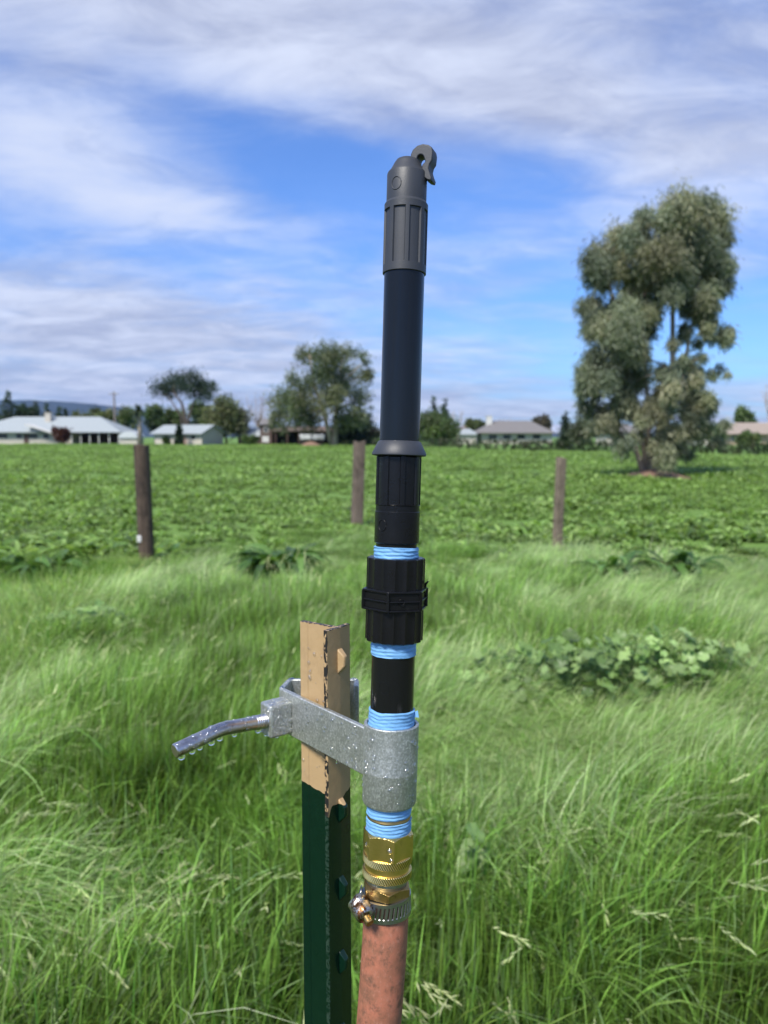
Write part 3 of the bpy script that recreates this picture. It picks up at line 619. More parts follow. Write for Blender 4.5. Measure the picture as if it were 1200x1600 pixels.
for i, (nm, lab, Yd, bx, bl, nper, cols, dr, bk) in enumerate([
  ('conifer_tree', 'dark broad conifer rising behind the long pale roof at the left edge', 175, 12, cone(12, 606, 680, 34), 260, DRK, .2, 'bark_dark'),
  ('conifer_tree', 'dark bushy conifer just right of the tallest one behind the long pale roof', 175, 40, rnd(40, 645, 34, 34, 12, 2), 200, DRK, .2, 'bark_dark'),
  ('conifer_tree', 'small pointed conifer behind the roof, directly left of the ranch chimney', 180, 57, cone(57, 626, 680, 12), 160, DRK, .2, 'bark_dark'),
  ('conifer_tree', 'small pointed conifer behind the roof, directly right of the ranch chimney', 180, 73, cone(73, 627, 680, 17), 160, DRK, .2, 'bark_dark'),
  ('conifer_tree', 'thin pointed conifer against the blue hill, left of a thinner neighbour', 185, 92, cone(92, 635, 680, 11), 120, DRK, .2, 'bark_dark'),
  ('conifer_tree', 'thinnest pointed conifer against the blue hill, right of a similar neighbour', 185, 103, cone(103, 639, 680, 9), 120, DRK, .2, 'bark_dark'),
  ('shrub_tree', 'low olive-green tree behind the right half of the long pale roof', 190, 128, rnd(128, 656, 44, 24, 12, 4), 160, OLV, .2, 'bark_dark'),
  ('shrub_tree', 'yellow-green rounded tree behind the roof, left of the utility pole', 190, 162, rnd(160, 652, 42, 30, 12, 5), 160, OLV, .2, 'bark_dark'),
  ('shrub_tree', 'rounded tree between the utility pole and the palm', 190, 200, rnd(200, 656, 40, 36, 12, 6), 160, OLV + GRN, .2, 'bark_dark'),
  ('broadleaf_tree', 'dark dense tree behind the left corner of the small gabled house', 160, 243, rnd(243, 652, 30, 52, 18, 7), 220, GRN + DRK[:1], .3, 'bark_dark'),
  ('broadleaf_tree', 'mid green tree beneath the umbrella pine', 165, 270, rnd(270, 652, 44, 34, 16, 8), 200, OLV[2:] + GRN, .3, 'bark_dark'),
  ('broadleaf_tree', 'dark green tree beneath the right side of the umbrella pine', 165, 312, rnd(312, 648, 40, 46, 16, 14), 200, GRN + DRK[:1], .3, 'bark_dark'),
  ('broadleaf_tree', 'wide olive-brown tree right of the umbrella pine, above the small house roof', 140, 355, rnd(355, 652, 72, 64, 34, 9), 260, OLV + [(.10, .095, .05)], .3, 'bark_dark'),
  ('conifer_tree', 'dark conifer between the spreading eucalyptus and the black pipe', 135, 576, cone(576, 630, 690, 30), 240, DRK, .2, 'bark_dark'),
  ('shrub_tree', 'brown-green thicket at the foot of the dark conifer by the pipe', 128, 577, rnd(577, 678, 36, 26, 14, 10), 200, OLV + BRN[:1], .2, 'bark_dark'),
  ('shrub_tree', 'dense dark shrub under the right side of the spreading eucalyptus', 126, 545, rnd(545, 672, 50, 38, 18, 24), 200, DRK + GRN[2:], .2, 'bark_dark'),
  ('broadleaf_tree', 'rounded mid green tree immediately right of the black pipe', 110, 682, rnd(680, 666, 62, 54, 34, 11), 300, GRN + OLV[2:], .3, 'bark_dark'),
  ('conifer_tree', 'left of the two dark cypress tips above the rounded tree right of the pipe', 150, 678, cone(678, 620, 690, 15), 200, DRK, .1, 'bark_dark'),
  ('conifer_tree', 'right of the two dark cypress tips above the rounded tree right of the pipe', 150, 695, cone(695, 621, 690, 17), 200, DRK, .1, 'bark_dark'),
  ('shrub_tree', 'yellow-green low tree behind the grey roofs right of the pipe', 170, 745, rnd(742, 661, 34, 15, 9, 12), 160, OLV, .2, 'bark_dark'),
  ('shrub_tree', 'brown budding tree behind the right end of the grey roofs', 165, 845, rnd(843, 664, 48, 24, 14, 13), 160, [(.10, .09, .06), (.13, .11, .07)], .2, 'bark_dark'),
  ('cypress_tree', 'dark pointed cypress between the grey roofs and the tall eucalyptus', 80, 884, cone(885, 640, 694, 24), 260, DRK, .1, 'bark_dark'),
  ('shrub_tree', 'grey-green rounded bush between the cypress and the tall eucalyptus', 78, 912, rnd(910, 672, 42, 40, 18, 15), 220, [(.10, .115, .06), (.085, .10, .055)], .3, 'bark_dark'),
  ('broadleaf_tree', 'small dark tree standing just right of the tall eucalyptus trunks', 90, 1092, rnd(1088, 668, 40, 44, 16, 16), 220, GRN + DRK[:1], .3, 'bark_dark'),
  ('broadleaf_tree', 'slight green tree left of the tan house at the right edge', 100, 1118, rnd(1118, 674, 24, 34, 12, 17), 200, GRN, .3, 'bark_dark'),
  ('broadleaf_tree', 'airy green tree rising behind the roof of the tan house', 165, 1165, rnd(1165, 654, 38, 32, 14, 18), 200, GRN, .3, 'bark_dark'),
  ('shrub', 'round trimmed green bush in front of the tan house at the right edge', 75, 1168, rnd(1168, 687, 42, 22, 14, 19), 260, GRN + OLV[:1], .2, 'bark_dark'),
  ('shrub', 'reddish-brown rounded shrub in front of the long ranch house', 146, 94, rnd(94, 679, 28, 22, 14, 20), 240, [(.09, .035, .028), (.12, .05, .04), (.07, .03, .024)], .1, 'bark_dark'),
  ('cypress_tree', 'slim dark cypress in front of the small gabled house', 130, 280, cone(280, 664, 693, 8), 220, DRK, .1, 'bark_dark'),
  ('shrub', 'small green bush at the left corner of the small gabled house', 134, 262, rnd(262, 688, 12, 9, 8, 22), 200, GRN, .1, 'bark_dark'),
  ('shrub', 'low green bush in front of the dark timber barn', 128, 388, rnd(390, 687, 24, 12, 9, 23), 200, GRN, .1, 'bark_dark')]):
    tree(nm, lab, Yd, bx, bl, nper, Yd * .0042, Yd * .0018, cols, dr, 100 + i, trunk=Yd * .0016, bark=bk, limbs=False, cat='shrub' if nm == 'shrub' else 'tree', shell=.3, dspread=.6)
def bare(px, top, bot, Yd, w_, seed, label):
    g = random.Random(seed); sc = Yd / F; e = empty('bare_tree', (P(px, 700, Yd).x, Yd, 0), label, 'tree', 'leafless trees beyond the field')
    H = P(px, top, Yd).z; mb = MB(); br = MB()
    mb.tube([(0, 0, -.1), (.05 * H * g.uniform(-1, 1), 0, H * .45)], [.02 * H, .012 * H], 6)
    for k in range(26):
        a = g.uniform(0, 6.283); s = H * g.uniform(.2, .45); r = w_ * sc * .5 * g.uniform(.4, 1)
        p0 = Vector((0, 0, s)); p2 = Vector((math.cos(a) * r, math.sin(a) * r, H * g.uniform(.6, 1))); p1 = (p0 + p2) / 2 + Vector((math.cos(a), math.sin(a), 0)) * r * .2
        br.tube([p0, p1, p2], [.006 * H, .004 * H, .0015 * H], 4)
        for q in range(4):
            t = g.uniform(.4, 1); p = p1.lerp(p2, t); br.tube([p, p + Vector((g.uniform(-.3, .3), g.uniform(-.3, .3), g.uniform(.1, .5))) * r], [.003 * H, .001 * H], 3)
    mb.build('trunk', M['bark'], e, True); br.build('branches', M['bark'], e, True)
bare(405, 612, 690, 150, 40, 1, 'pale leafless tree between the olive tree and the spreading eucalyptus')
bare(714, 640, 690, 130, 26, 2, 'small leafless tree right of the rounded green tree by the pipe')
bare(790, 652, 690, 170, 34, 3, 'wispy leafless tree behind the white chimney of the grey roofs')
bare(1203, 575, 690, 95, 30, 4, 'tall leafless tree cut off by the right edge of the photo')
# hedge
def hedge():
    g = np.random.default_rng(77); bl = []
    n_ = 330; xs = np.interp(np.linspace(0, 1, n_), np.linspace(0, 1, len(HX)), HX)
    for x in xs:
        y = float(hedge_y(x)); h = .85 + .35 * min(1, max(0, (y - 50) / 40)); 
        for k in range(2): bl.append(((x + g.normal(0, .1), y + g.normal(0, .3), h * (.3 + .45 * k) + g.normal(0, .04)), .36, .5))
    v, f, c = crown_mesh(bl, 60, .2, .11, [(.040, .065, .026), (.055, .080, .030), (.030, .050, .022), (.075, .080, .045)], 0, g, .36, .3)
    e = empty('hedge', (0, 60, 0), 'long low dark green hedge along the far edge of the field', 'hedge')
    v[:, 1] -= 60; mesh('foliage', v, f, M['tree'], e, smooth=False, attr={'Col': c})
    mb = MB()
    for x in xs[::6]: mb.tube([(x, float(hedge_y(x)) - 60, 0), (x, float(hedge_y(x)) - 60, .6)], [.04, .02], 5)
    tag(mb.build('stems', M['bark_dark'], e), kind='stuff')
hedge()
# soil mounds
def mound(name, c, rx, ry, h, seed):
    V = []; Fc = []; n_ = 36; rr = 8
    for j in range(rr + 1):
        t = j / rr
        for k in range(n_):
            a = 2 * math.pi * k / n_; wv = 1 + .18 * (float(vnoise(math.cos(a) * 3 + seed, math.sin(a) * 3, 1, seed)) - .5)
            V.append((math.cos(a) * rx * t * wv, math.sin(a) * ry * t * wv, h * (math.cos(t * math.pi) * .5 + .5) + .03 * float(vnoise(math.cos(a) * t * 9, math.sin(a) * t * 9, 1, seed)) - .03 * t))
    for j in range(rr):
        for k in range(n_): k2 = (k + 1) % n_; Fc.append((j * n_ + k, j * n_ + k2, (j + 1) * n_ + k2, (j + 1) * n_ + k))
    o = mesh(name, V, [tuple(reversed(f)) for f in Fc], M['soil']); o.location = c; return tag(o, kind='structure')
mound('soil_mound', (9.1, 25.9, -.01), 1.45, 1.6, .24, 3)
q = P(486, 700, 118); mound('soil_heap', (q.x, 118, -.05), 2.3, 1.6, .75, 5)

# ------------------------------------------------------------------ houses
def frame_box(mb, c, d): mb.box(c, d)
def window(parent, x, y, z, w_, h_, depth_=.08, mat='glass', yaw=0):
    """window on a wall facing -y of the parent's frame (or -x when yaw)"""
    f = MB(); t = .09
    def bx(cx, cz, dx, dz, mb, yo=0):
        if yaw: mb.box((x - yo, y + cx, z + cz), (depth_, dx, dz))
        else: mb.box((x + cx, y - yo, z + cz), (dx, depth_, dz))
    bx(0, h_ / 2 + t / 2, w_ + 2 * t, t, f, .01); bx(0, -h_ / 2 - t / 2, w_ + 2 * t, t, f, .01); bx(-w_ / 2 - t / 2, 0, t, h_, f, .01); bx(w_ / 2 + t / 2, 0, t, h_, f, .01)
    fo = f.build('window', M['trim'], parent); g = MB(); bx(0, 0, w_, h_, g, -.02); g.build('pane', M[mat], fo)
def hip(mb, x0, x1, y0, y1, z0, z1, ins0, ins1, th=.12):
    ym = (y0 + y1) / 2; V = [(x0, y0, z0), (x1, y0, z0), (x1, y1, z0), (x0, y1, z0), (x0 + ins0, ym, z1), (x1 - ins1, ym, z1)]
    V2 = [(a, b, c - th) for a, b, c in V[:4]]
    mb.add(V + V2, [(0, 1, 5, 4), (2, 3, 4, 5), (1, 2, 5), (3, 0, 4), (9, 8, 7, 6), (6, 7, 1, 0), (7, 8, 2, 1), (8, 9, 3, 2), (9, 6, 0, 3)])
def walls(mb, x0, x1, y0, y1, h): mb.box(((x0 + x1) / 2, (y0 + y1) / 2, h / 2 - .05), (x1 - x0, y1 - y0, h + .1))
# long ranch house, left
Yh = 150; s150 = Yh / F
h = empty('ranch_house', (P(90, 700, Yh).x, Yh, 0), 'long low cream ranch house with a pale blue-grey metal roof at the left edge', 'house')
X_ = lambda px: (px - 90) * s150
mb = MB(); walls(mb, X_(-40), X_(112), 0, 9, 2.4); mb.build('wall', M['wall_white'], h)
mb = MB(); hip(mb, X_(-60), X_(192), -1.0, 10.5, 2.35, 5.4, 8.4, 6.0); rf = mb.build('roof', M['roof_metal'], h)
mb = MB(); mb.box((X_(67), 3.2, 5.1), (1.1, 1.0, 1.9)); mb.box((X_(67), 3.2, 6.1), (1.3, 1.2, .15)); mb.build('chimney', M['wall_white'], rf)
mb = MB(); gx0, gx1 = X_(58), X_(88); mb.add([(gx0 - 1.5, -1.6, 3.9), (gx1, -1.6, 2.3), (gx1, 3, 2.3), (gx0 - 1.5, 3, 3.9), (gx0 - 1.5, -1.6, 3.6), (gx1, -1.6, 2.0), (gx1, 3, 2.0), (gx0 - 1.5, 3, 3.6)],
    [(0, 1, 2, 3), (7, 6, 5, 4), (4, 5, 1, 0), (5, 6, 2, 1), (7, 4, 0, 3), (6, 7, 3, 2)]); mb.build('porch_roof', M['trim'], h)
mb = MB(); walls(mb, X_(112.5), X_(188), 5.0, 9, 2.3); mb.build('carport_wall', M['wall_brown'], h)
for k, px in enumerate((114, 128, 142, 156, 172, 187)):
    mb = MB(); mb.box((X_(px), -.4, 1.1), (.16, .16, 2.3)); mb.build('porch_post', M['trim'], h)
for px, w_ in ((4, 2.4), (31, 1.2), (53, 1.8), (73, 1.2)): window(h, X_(px), -.02, 1.55, w_, 1.0)
mb = MB(); mb.box((X_(42), -.05, 1.0), (.95, .08, 2.0)); d_ = mb.build('door', M['wall_brown'], h)
mb = MB(); mb.box((X_(42) + .35, -.13, 1.0), (.08, .06, .12)); mb.build('handle', M['steel'], d_)
# pale low shed beside it
h = empty('shed', (P(201, 700, 146).x, 146, 0), 'low white shed with a curved pale roof between the ranch house and the palm', 'shed')
s_ = 146 / F; mb = MB(); mb.box((0, 2, .55), (27 * s_, 4, 1.2)); mb.build('wall', M['wall_white'], h)
mb = MB(); V = []; k = 10
for yy in (-.3, 4.3):
    for i in range(k + 1): a = math.pi * i / k; V.append((-math.cos(a) * 15 * s_, yy, 1.17 + math.sin(a) * 1.25))
mb.add(V, [(i, i + 1, k + 2 + i, k + 1 + i) for i in range(k)] + [tuple(reversed(range(k + 1))), tuple(range(k + 1, 2 * k + 2))]); mb.build('roof', M['greenhouse'], h)
# small gabled house
h = empty('gabled_house', (P(296, 700, 136).x, 136, 0), 'small cream gabled house with a pale metal roof below the umbrella pine', 'house', rotz=R(-22))
L2, W2 = 4.9, 3.2
mb = MB(); mb.add([(-L2, -W2, -.1), (L2, -W2, -.1), (L2, W2, -.1), (-L2, W2, -.1), (-L2, -W2, 2.1), (L2, -W2, 2.1), (L2, W2, 2.1), (-L2, W2, 2.1), (-L2, 0, 3.35), (L2, 0, 3.35)],
    [(0, 1, 5, 4), (1, 2, 6, 9, 5), (2, 3, 7, 6), (3, 0, 4, 8, 7), (4, 5, 9, 8), (6, 7, 8, 9)]); mb.build('wall', M['wall_white'], h)
mb = MB()
for sgn in (-1, 1):
    mb.add([(-L2 - .5, 0, 3.5), (L2 + .5, 0, 3.5), (L2 + .5, sgn * (W2 + .7), 1.98), (-L2 - .5, sgn * (W2 + .7), 1.98), (-L2 - .5, 0, 3.38), (L2 + .5, 0, 3.38), (L2 + .5, sgn * (W2 + .7), 1.86), (-L2 - .5, sgn * (W2 + .7), 1.86)],
        [(0, 1, 2, 3), (4, 5, 6, 7), (3, 2, 6, 7), (0, 3, 7, 4), (1, 2, 6, 5)])
mb.build('roof', M['roof_metal'], h)
mb = MB(); mb.box((.6, -W2 - .03, .85), (2.3, .1, 1.7)); mb.build('garage_door', pbr('pinkish garage door', (.36, .24, .20), .7), h)
window(h, -L2 - .02, .2, 1.2, .9, .9, yaw=1); window(h, 3.2, -W2 - .02, 1.3, .9, .7)
# grey roofed shed, dark timber barn with lean-to
h = empty('farm_shed', (P(388, 700, 140).x, 140, 0), 'small shed with a pale grey roof left of the dark timber barn', 'shed'); s_ = 140 / F
mb = MB(); walls(mb, -16 * s_, 20 * s_, 0, 4, 1.6); mb.build('wall', M['wall_brown'], h); mb = MB(); hip(mb, -20 * s_, 22 * s_, -.5, 4.5, 1.6, 3.1, 1.0, 1.0); mb.build('roof', M['roof_metal'], h)
h = empty('barn', (P(416, 700, 136).x, 136, 0), 'dark brown timber barn with a long open lean-to left of the spreading eucalyptus', 'barn'); s_ = 136 / F
mb = MB(); walls(mb, -9 * s_, 9 * s_, 0, 5, 3.6); mb.build('wall', M['wall_brown'], h)
mb = MB(); hip(mb, -11 * s_, 11 * s_, -.4, 5.4, 3.6, 4.7, .2, .2); mb.build('roof', M['roof_grey'], h)
mb = MB(); walls(mb, 9.2 * s_, 110 * s_, 3, 5, 2.4); mb.build('lean_to_wall', M['dark_open'], h)
mb = MB(); hip(mb, 9.5 * s_, 112 * s_, -1.2, 5.6, 2.5, 3.3, 1, 1); mb.build('lean_to_roof', M['roof_brown'], h)
for k in range(6): mb = MB(); mb.box(((16 + k * 18) * s_, -.9, 1.2), (.18, .18, 2.5)); mb.build('post', M['wall_brown'], h)
window(h, 0, -.02, 2.6, .7, .7); window(h, -.1, -.02, 1.0, 1.0, .9, mat='trim')
for px, lab in ((478, 'pale parked trailer under the lean-to, left of the eucalyptus trunk'), (498, 'second pale parked trailer under the lean-to, close to the eucalyptus trunk')):
    e = empty('trailer', (P(px, 700, 131).x, 131, 0), lab, 'trailer', 'trailers parked by the barn')
    mb = MB(); mb.box((0, 0, 1.35), (2.0, 1.4, .9)); mb.build('body', M['greenhouse'], e, bevel=.12)
    for sx in (-.5, .5):
        mb = MB(); mb.tube([(sx, -.72, .38), (sx, -.56, .38)], .38, 14); mb.build('wheel', M['dark_open'], e)
    mb = MB(); mb.box((1.3, 0, .75), (.9, .08, .08)); mb.box((0, 0, .84), (2.0, 1.2, .1)); mb.build('drawbar', M['dark_open'], e)
# houses right of the pipe
h = empty('grey_roof_house', (P(800, 700, 150).x, 150, 0), 'wide house with a grey-brown shingle roof and white chimney right of the pipe', 'house'); s_ = 150 / F
mb = MB(); walls(mb, -48 * s_, 62 * s_, 0, 8, 2.3); mb.build('wall', M['wall_white'], h)
mb = MB(); hip(mb, -56 * s_, 66 * s_, -1, 9, 2.2, 4.6, 4, 4); rf = mb.build('roof', M['roof_grey'], h)
mb = MB(); mb.box((-33 * s_, 3, 4.5), (1.1, 1.0, 1.9)); mb.box((-33 * s_, 3, 5.5), (1.3, 1.2, .12)); mb.build('chimney', M['trim'], rf)
mb = MB(); hip(mb, -86 * s_, -52 * s_, -.5, 6, 1.9, 3.0, 1.5, 1.5); mb.build('garage_roof', M['roof_metal'], h)
mb = MB(); walls(mb, -82 * s_, -56 * s_, 0, 5.5, 1.9); mb.build('garage_wall', M['wall_white'], h)
for px in (-30, -8, 14, 38): window(h, px * s_, -.02, 1.4, 1.6, .9)
h = empty('brown_roof_house', (P(748, 700, 172).x, 172, 0), 'pale house with a brown roof half hidden behind the grey-roofed house', 'house'); s_ = 172 / F
mb = MB(); walls(mb, -26 * s_, 24 * s_, 0, 8, 3.2); mb.build('wall', M['wall_white'], h)
mb = MB(); hip(mb, -30 * s_, 28 * s_, -.8, 9, 3.1, 4.9, 3.5, 3.5); mb.build('roof', M['roof_brown'], h)
window(h, -10 * s_, -.02, 2.3, 1.5, .8); window(h, 8 * s_, -.02, 2.3, 1.5, .8)
h = empty('tan_house', (P(1185, 700, 135).x, 135, 0), 'tan stucco house with a tan tiled roof at the right edge beyond the hedge', 'house'); s_ = 135 / F
mb = MB(); walls(mb, -50 * s_, 90 * s_, 0, 9, 2.1); mb.build('wall', M['wall_tan'], h)
mb = MB(); hip(mb, -60 * s_, 100 * s_, -1, 10, 1.95, 3.95, 4.5, 4.5); mb.build('roof', M['roof_tan'], h)
for px in (-36, -5, 25): window(h, px * s_, -.02, 1.3, 1.4, .9)
h = empty('white_garage', (P(1112, 700, 120).x, 120, 0), 'low white garage seen past the right side of the tall eucalyptus', 'garage'); s_ = 120 / F
mb = MB(); walls(mb, -22 * s_, 12 * s_, 0, 5, 1.9); mb.build('wall', M['trim'], h); mb = MB(); hip(mb, -24 * s_, 14 * s_, -.4, 5.4, 1.9, 2.9, 1, 1); mb.build('roof', M['roof_brown'], h)
mb = MB(); mb.box((0, -.05, .8), (2.2, .08, 1.6)); mb.build('garage_door', M['wall_white'], h)
h = empty('white_cottage', (P(975, 700, 120).x, 120, 0), 'pale cottage seen between the stems of the tall eucalyptus', 'house'); s_ = 120 / F
mb = MB(); walls(mb, -28 * s_, 28 * s_, 0, 6, 2.1); mb.build('wall', M['wall_white'], h); mb = MB(); hip(mb, -32 * s_, 32 * s_, -.6, 6.6, 2.1, 3.5, 2, 2); mb.build('roof', M['roof_grey'], h)
window(h, .4, -.02, 1.3, 1.4, .9)

# utility pole and palm
h = empty('utility_pole', (P(181, 700, 160).x, 160, 0), 'tall thin utility pole with a short crossarm behind the ranch house', 'pole')
mb = MB(); mb.tube([(0, 0, -.1), (0, 0, P(181, 612, 160).z)], [.26, .17], 8); mb.build('shaft', M['pole'], h)
mb = MB(); mb.box((0, -.2, P(181, 616, 160).z), (1.9, .14, .16)); mb.build('crossarm', M['pole'], h)
for sx in (-.8, 0.35, .8): mb = MB(); mb.tube([(sx, -.2, P(181, 616, 160).z + .08), (sx, -.2, P(181, 616, 160).z + .33)], [.07, .04], 6); mb.build('insulator', M['trim'], h)
h = empty('palm_tree', (P(219, 700, 125).x, 125, 0), 'slender palm with a pale trunk and small frond crown left of the gabled house', 'tree')
zt = P(219, 641, 125).z; mb = MB(); mb.tube([(0, 0, -.1), (.05, 0, zt * .5), (0, 0, zt)], [.42, .30, .28], 8); mb.build('trunk', M['bark'], h, True)
g = np.random.default_rng(5); V = []; Fc = []; C = []
for k in range(54):
    a = g.uniform(0, 6.283); e0 = g.uniform(-.8, 1.3); L = g.uniform(.8, 1.2); d = np.array([math.cos(a) * math.cos(e0), math.sin(a) * math.cos(e0), math.sin(e0)]); s = np.cross(d, [0, 0, 1]); s /= np.linalg.norm(s)
    o = len(V); b0 = np.array([0, 0, zt])
    for t in (0, .5, 1): q = b0 + d * L * 1.5 * t - np.array([0, 0, .6 * t * t]); ww = .34 * (1 - t * .8); V += [q - s * ww, q + s * ww]; C += [[.04, .06, .03]] * 2
    Fc += [(o, o + 1, o + 3, o + 2), (o + 2, o + 3, o + 5, o + 4)]
mesh('crown', np.array(V), np.array(Fc), M['tree'], h, smooth=False, attr={'Col': np.array(C)})

# ------------------------------------------------------------------ wooden posts
def wpost(name, px, py, top, wpx, mat, label, round_=True, seed=0, lean=(0, 0)):
    b = Pz(px, py, 0); H = P(px, top, b.y).z; r = wpx / 2 * b.y / F
    h = empty(name, (b.x, b.y, float(gz(b.x, b.y)) - .02), label, 'post', 'old wooden posts along the field edge'); V = []; Fc = []; n_ = 28 if round_ else 24; K = 26; g = random.Random(seed)
    H -= float(gz(b.x, b.y)) - .02
    for j in range(K + 1):
        t = j / K
        for k in range(n_):
            a = 2 * math.pi * k / n_ + (0 if round_ else R(20)); rr = r
            if not round_: ca, sa = abs(math.cos(a - R(20))), abs(math.sin(a - R(20))); rr = r * .84 / max(ca ** 8 + sa ** 8, 1e-6) ** .125
            rr *= 1 + .05 * (float(vnoise(k * .8 + seed, t * 3, 1, seed)) - .5) + .06 * (float(vnoise(t * 5, seed, 1, seed + 1)) - .5)
            V.append((math.cos(a) * rr + lean[0] * t, math.sin(a) * rr + lean[1] * t, -.15 + (H + .15) * t + (.035 * r / .08 * (float(vnoise(k * .7, seed, 1, 3)) - .3) if j == K else 0)))
    for j in range(K):
        for k in range(n_): k2 = (k + 1) % n_; Fc.append((j * n_ + k, j * n_ + k2, (j + 1) * n_ + k2, (j + 1) * n_ + k))
    V.append((lean[0], lean[1], H - .01)); c0 = len(V) - 1
    for k in range(n_): Fc.append((K * n_ + k, K * n_ + (k + 1) % n_, c0))
    mesh('shaft', V, Fc, M[mat], h, True, auto=40); return h, r
hp, r_ = wpost('wooden_post', 230, 877, 697, 24, 'wood_dark', 'dark round weathered wooden post, leftmost of the three in the grass', True, 1, (-.025, 0))
mb = MB(); mb.box((-.055, -r_ * .88, .30), (.05, .02, .075)); mb.build('white_tag', M['trim'], hp, bevel=.006)
wpost('wooden_post', 557, 821, 691, 20, 'wood_red', 'brown square wooden post directly left of the black pipe', False, 2, (.05, 0))
wpost('wooden_post', 869, 867, 716, 15, 'wood_grey', 'thin grey square wooden post right of the black pipe', False, 3, (.035, 0))

# ------------------------------------------------------------------ riser axis frame
TL = math.tan(R(3))
def on_tilt(px, py):
    r = ray(px, py); t = .48 / (r.y - r.z * TL); return Vector((r.x * t, r.y * t, EYE + r.z * t))
A0, A1 = on_tilt(607, 1290), on_tilt(636, 280)
AX = (A1 - A0).normalized(); XL = (Vector((1, 0, 0)) - AX * AX.x).normalized(); YL = AX.cross(XL)
RM = Matrix((XL, YL, AX)).transposed().to_4x4()
def T(py, r=0.0):
    """height along the riser at which its front surface (radius r) shows at image row py"""
    lo, hi = -.6, .9
    for _ in range(50):
        mid = (lo + hi) / 2; q = A0 + AX * mid - YL * r
        if proj(q)[1] > py: lo = mid
        else: hi = mid
    return lo
def RR(wpx, py): return wpx / 2 * depth(A0 + AX * T(py)) / F
def axis_empty(name, label, cat, z0):
    e = empty(name, A0 + AX * z0, label, cat); e.rotation_euler = RM.to_euler(); e['z0'] = z0; return e
def hexr(apo, t, ph, n=6):
    s = 2 * math.pi / n; q = ((t - ph) % s) - s / 2; return apo / math.cos(q)

# --- riser (black pipe assembly)
z0 = T(1130, .013); rz = axis_empty('sprinkler_riser', 'tall black plastic standpipe with a grey hooked cap in the galvanised socket', 'pipe', z0)
TT = lambda py, r=.0: T(py, r) - z0
RP = RR(63, 450)                  # main pipe radius
R2 = RR(68, 370)
# cap
rc = RR(62.5, 285); zt_, zs_, zb1, zb0 = TT(243, rc * .5), TT(259, rc), TT(307, rc), TT(420, R2)
capz = [zb0, zb0 + .0003, TT(407, R2), TT(406, R2), TT(320, R2), TT(319, R2), zb1 - .0012, zb1, zb1 + .0005, zs_ - .001, zs_, zs_ + .0018, zt_ - .0026, zt_ - .0006, zt_]
capr = [R2 - .0005, R2, R2, R2, R2, R2, R2, R2 - .0008, rc, rc, rc - .0004, rc - .002, rc * .66, rc * .55, rc * .46]
def caprad(t, z, i):
    r = capr[i]
    if 3 <= i <= 4:
        q = (math.degrees(t) + 19.5) % 45; q = min(q, 45 - q)
        if q < 16: r -= .0011
    return r
zz_ = capz[:]
cp = rings('cap', zz_, caprad, 180, M['pvc_grey'], rz, auto=30)
def ringmark(parent, th, z, rad, r, mat, rt=.0003):
    mb = MB(); pts = [(math.sin(th + rad / r * math.cos(a)) * (r + .00005), -math.cos(th + rad / r * math.cos(a)) * (r + .00005), z + rad * math.sin(a) * 1.15) for a in [2 * math.pi * k / 28 for k in range(29)]]
    mb.tube(pts, rt, 5); return mb.build('moulded_ring', mat, parent, True)
ringmark(cp, R(-33), TT(284, rc), .0033, rc, M['pvc_grey'])
# hook on the cap
hk = [(580,262),(583,235),(600,195),(640,158),(690,142),(740,150),(772,172),(780,215),(772,290),(752,320),(742,360),(752,400),(768,440),(762,470),(728,462),(700,440),(682,395),(682,330),(712,300),(702,268),(694,248),(680,238),(662,238),(646,250),(638,272),(642,300),(640,325),(600,330),(575,300)]
hkp = []
Dh = depth(A0 + AX * T(262)) - rc * .25
u_ = (XL * .93 - YL * .37).normalized(); n_ = u_.cross(AX)   # plane turned a little
n_ = -n_ if n_.y < 0 else n_
c0_ = A0 + AX * T(262) - YL * rc * .35 + XL * rc * .55
for x, y in hk:
    r = ray(540 + x / 5.715, 200 + y / 5.715); o_ = Vector((0, 0, EYE)); t = (c0_ - o_).dot(n_) / r.dot(n_); hkp.append(o_ + r * t)
inv = (Matrix.Translation(A0 + AX * z0) @ RM).inverted()
mb = MB(); nn = len(hkp); back = n_ * .0088
V = [inv @ (p - n_ * .0004) for p in hkp] + [inv @ (p + back) for p in hkp]
mb.add(V, [tuple(range(nn)), tuple(reversed(range(nn, 2 * nn)))] + [(i + nn, (i + 1) % nn + nn, (i + 1) % nn, i) for i in range(nn)])
hko = mb.build('hook', M['pvc_grey'], cp, bevel=.0007, seg=3)
# pipe
lathe('pipe', [(TT(700, RP), RP), (TT(415, RP), RP)], 72, M['pvc_black'], rz)
# socket with flared collar and moulded panels
RF = RR(85, 708); RS = RR(70.5, 760); RS2 = RR(70, 820)
lathe('flared_collar', [(TT(712, RF), RS - .001), (TT(711, RF), RF - .0004), (TT(710, RF), RF), (TT(707, RF), RF), (TT(689, RP), RP + .0009), (TT(688, RP), RP + .0002)], 96, M['pvc_grey'], rz)
sz = [TT(853, RS2), TT(850, RS2), TT(801, RS2), TT(800, RS2), TT(791, RS), TT(790, RS), TT(789, RS), TT(714, RS), TT(713, RS), TT(709, RS)]
sr = [RS2 - .0018, RS2, RS2, RS2 - .0003, RS2 - .0003, RS, RS, RS, RS, RS - .0005]
def srad(t, z, i):
    r = sr[i]
    if 6 <= i <= 7:
        q = (math.degrees(t) + 12) % 45; q = min(q, 45 - q)
        if q < 16: r -= .0009
    return r
so = rings('socket', sz, srad, 180, M['pvc_matte'], rz, auto=30)
ringmark(so, R(-42), TT(822, RS2), .0030, RS2, M['pvc_matte'])
lathe('neck', [(TT(880, RS2 * .9), RS2 * .92), (TT(848, RS2 * .9), RS2 * .92)], 64, M['pvc_black'], rz)
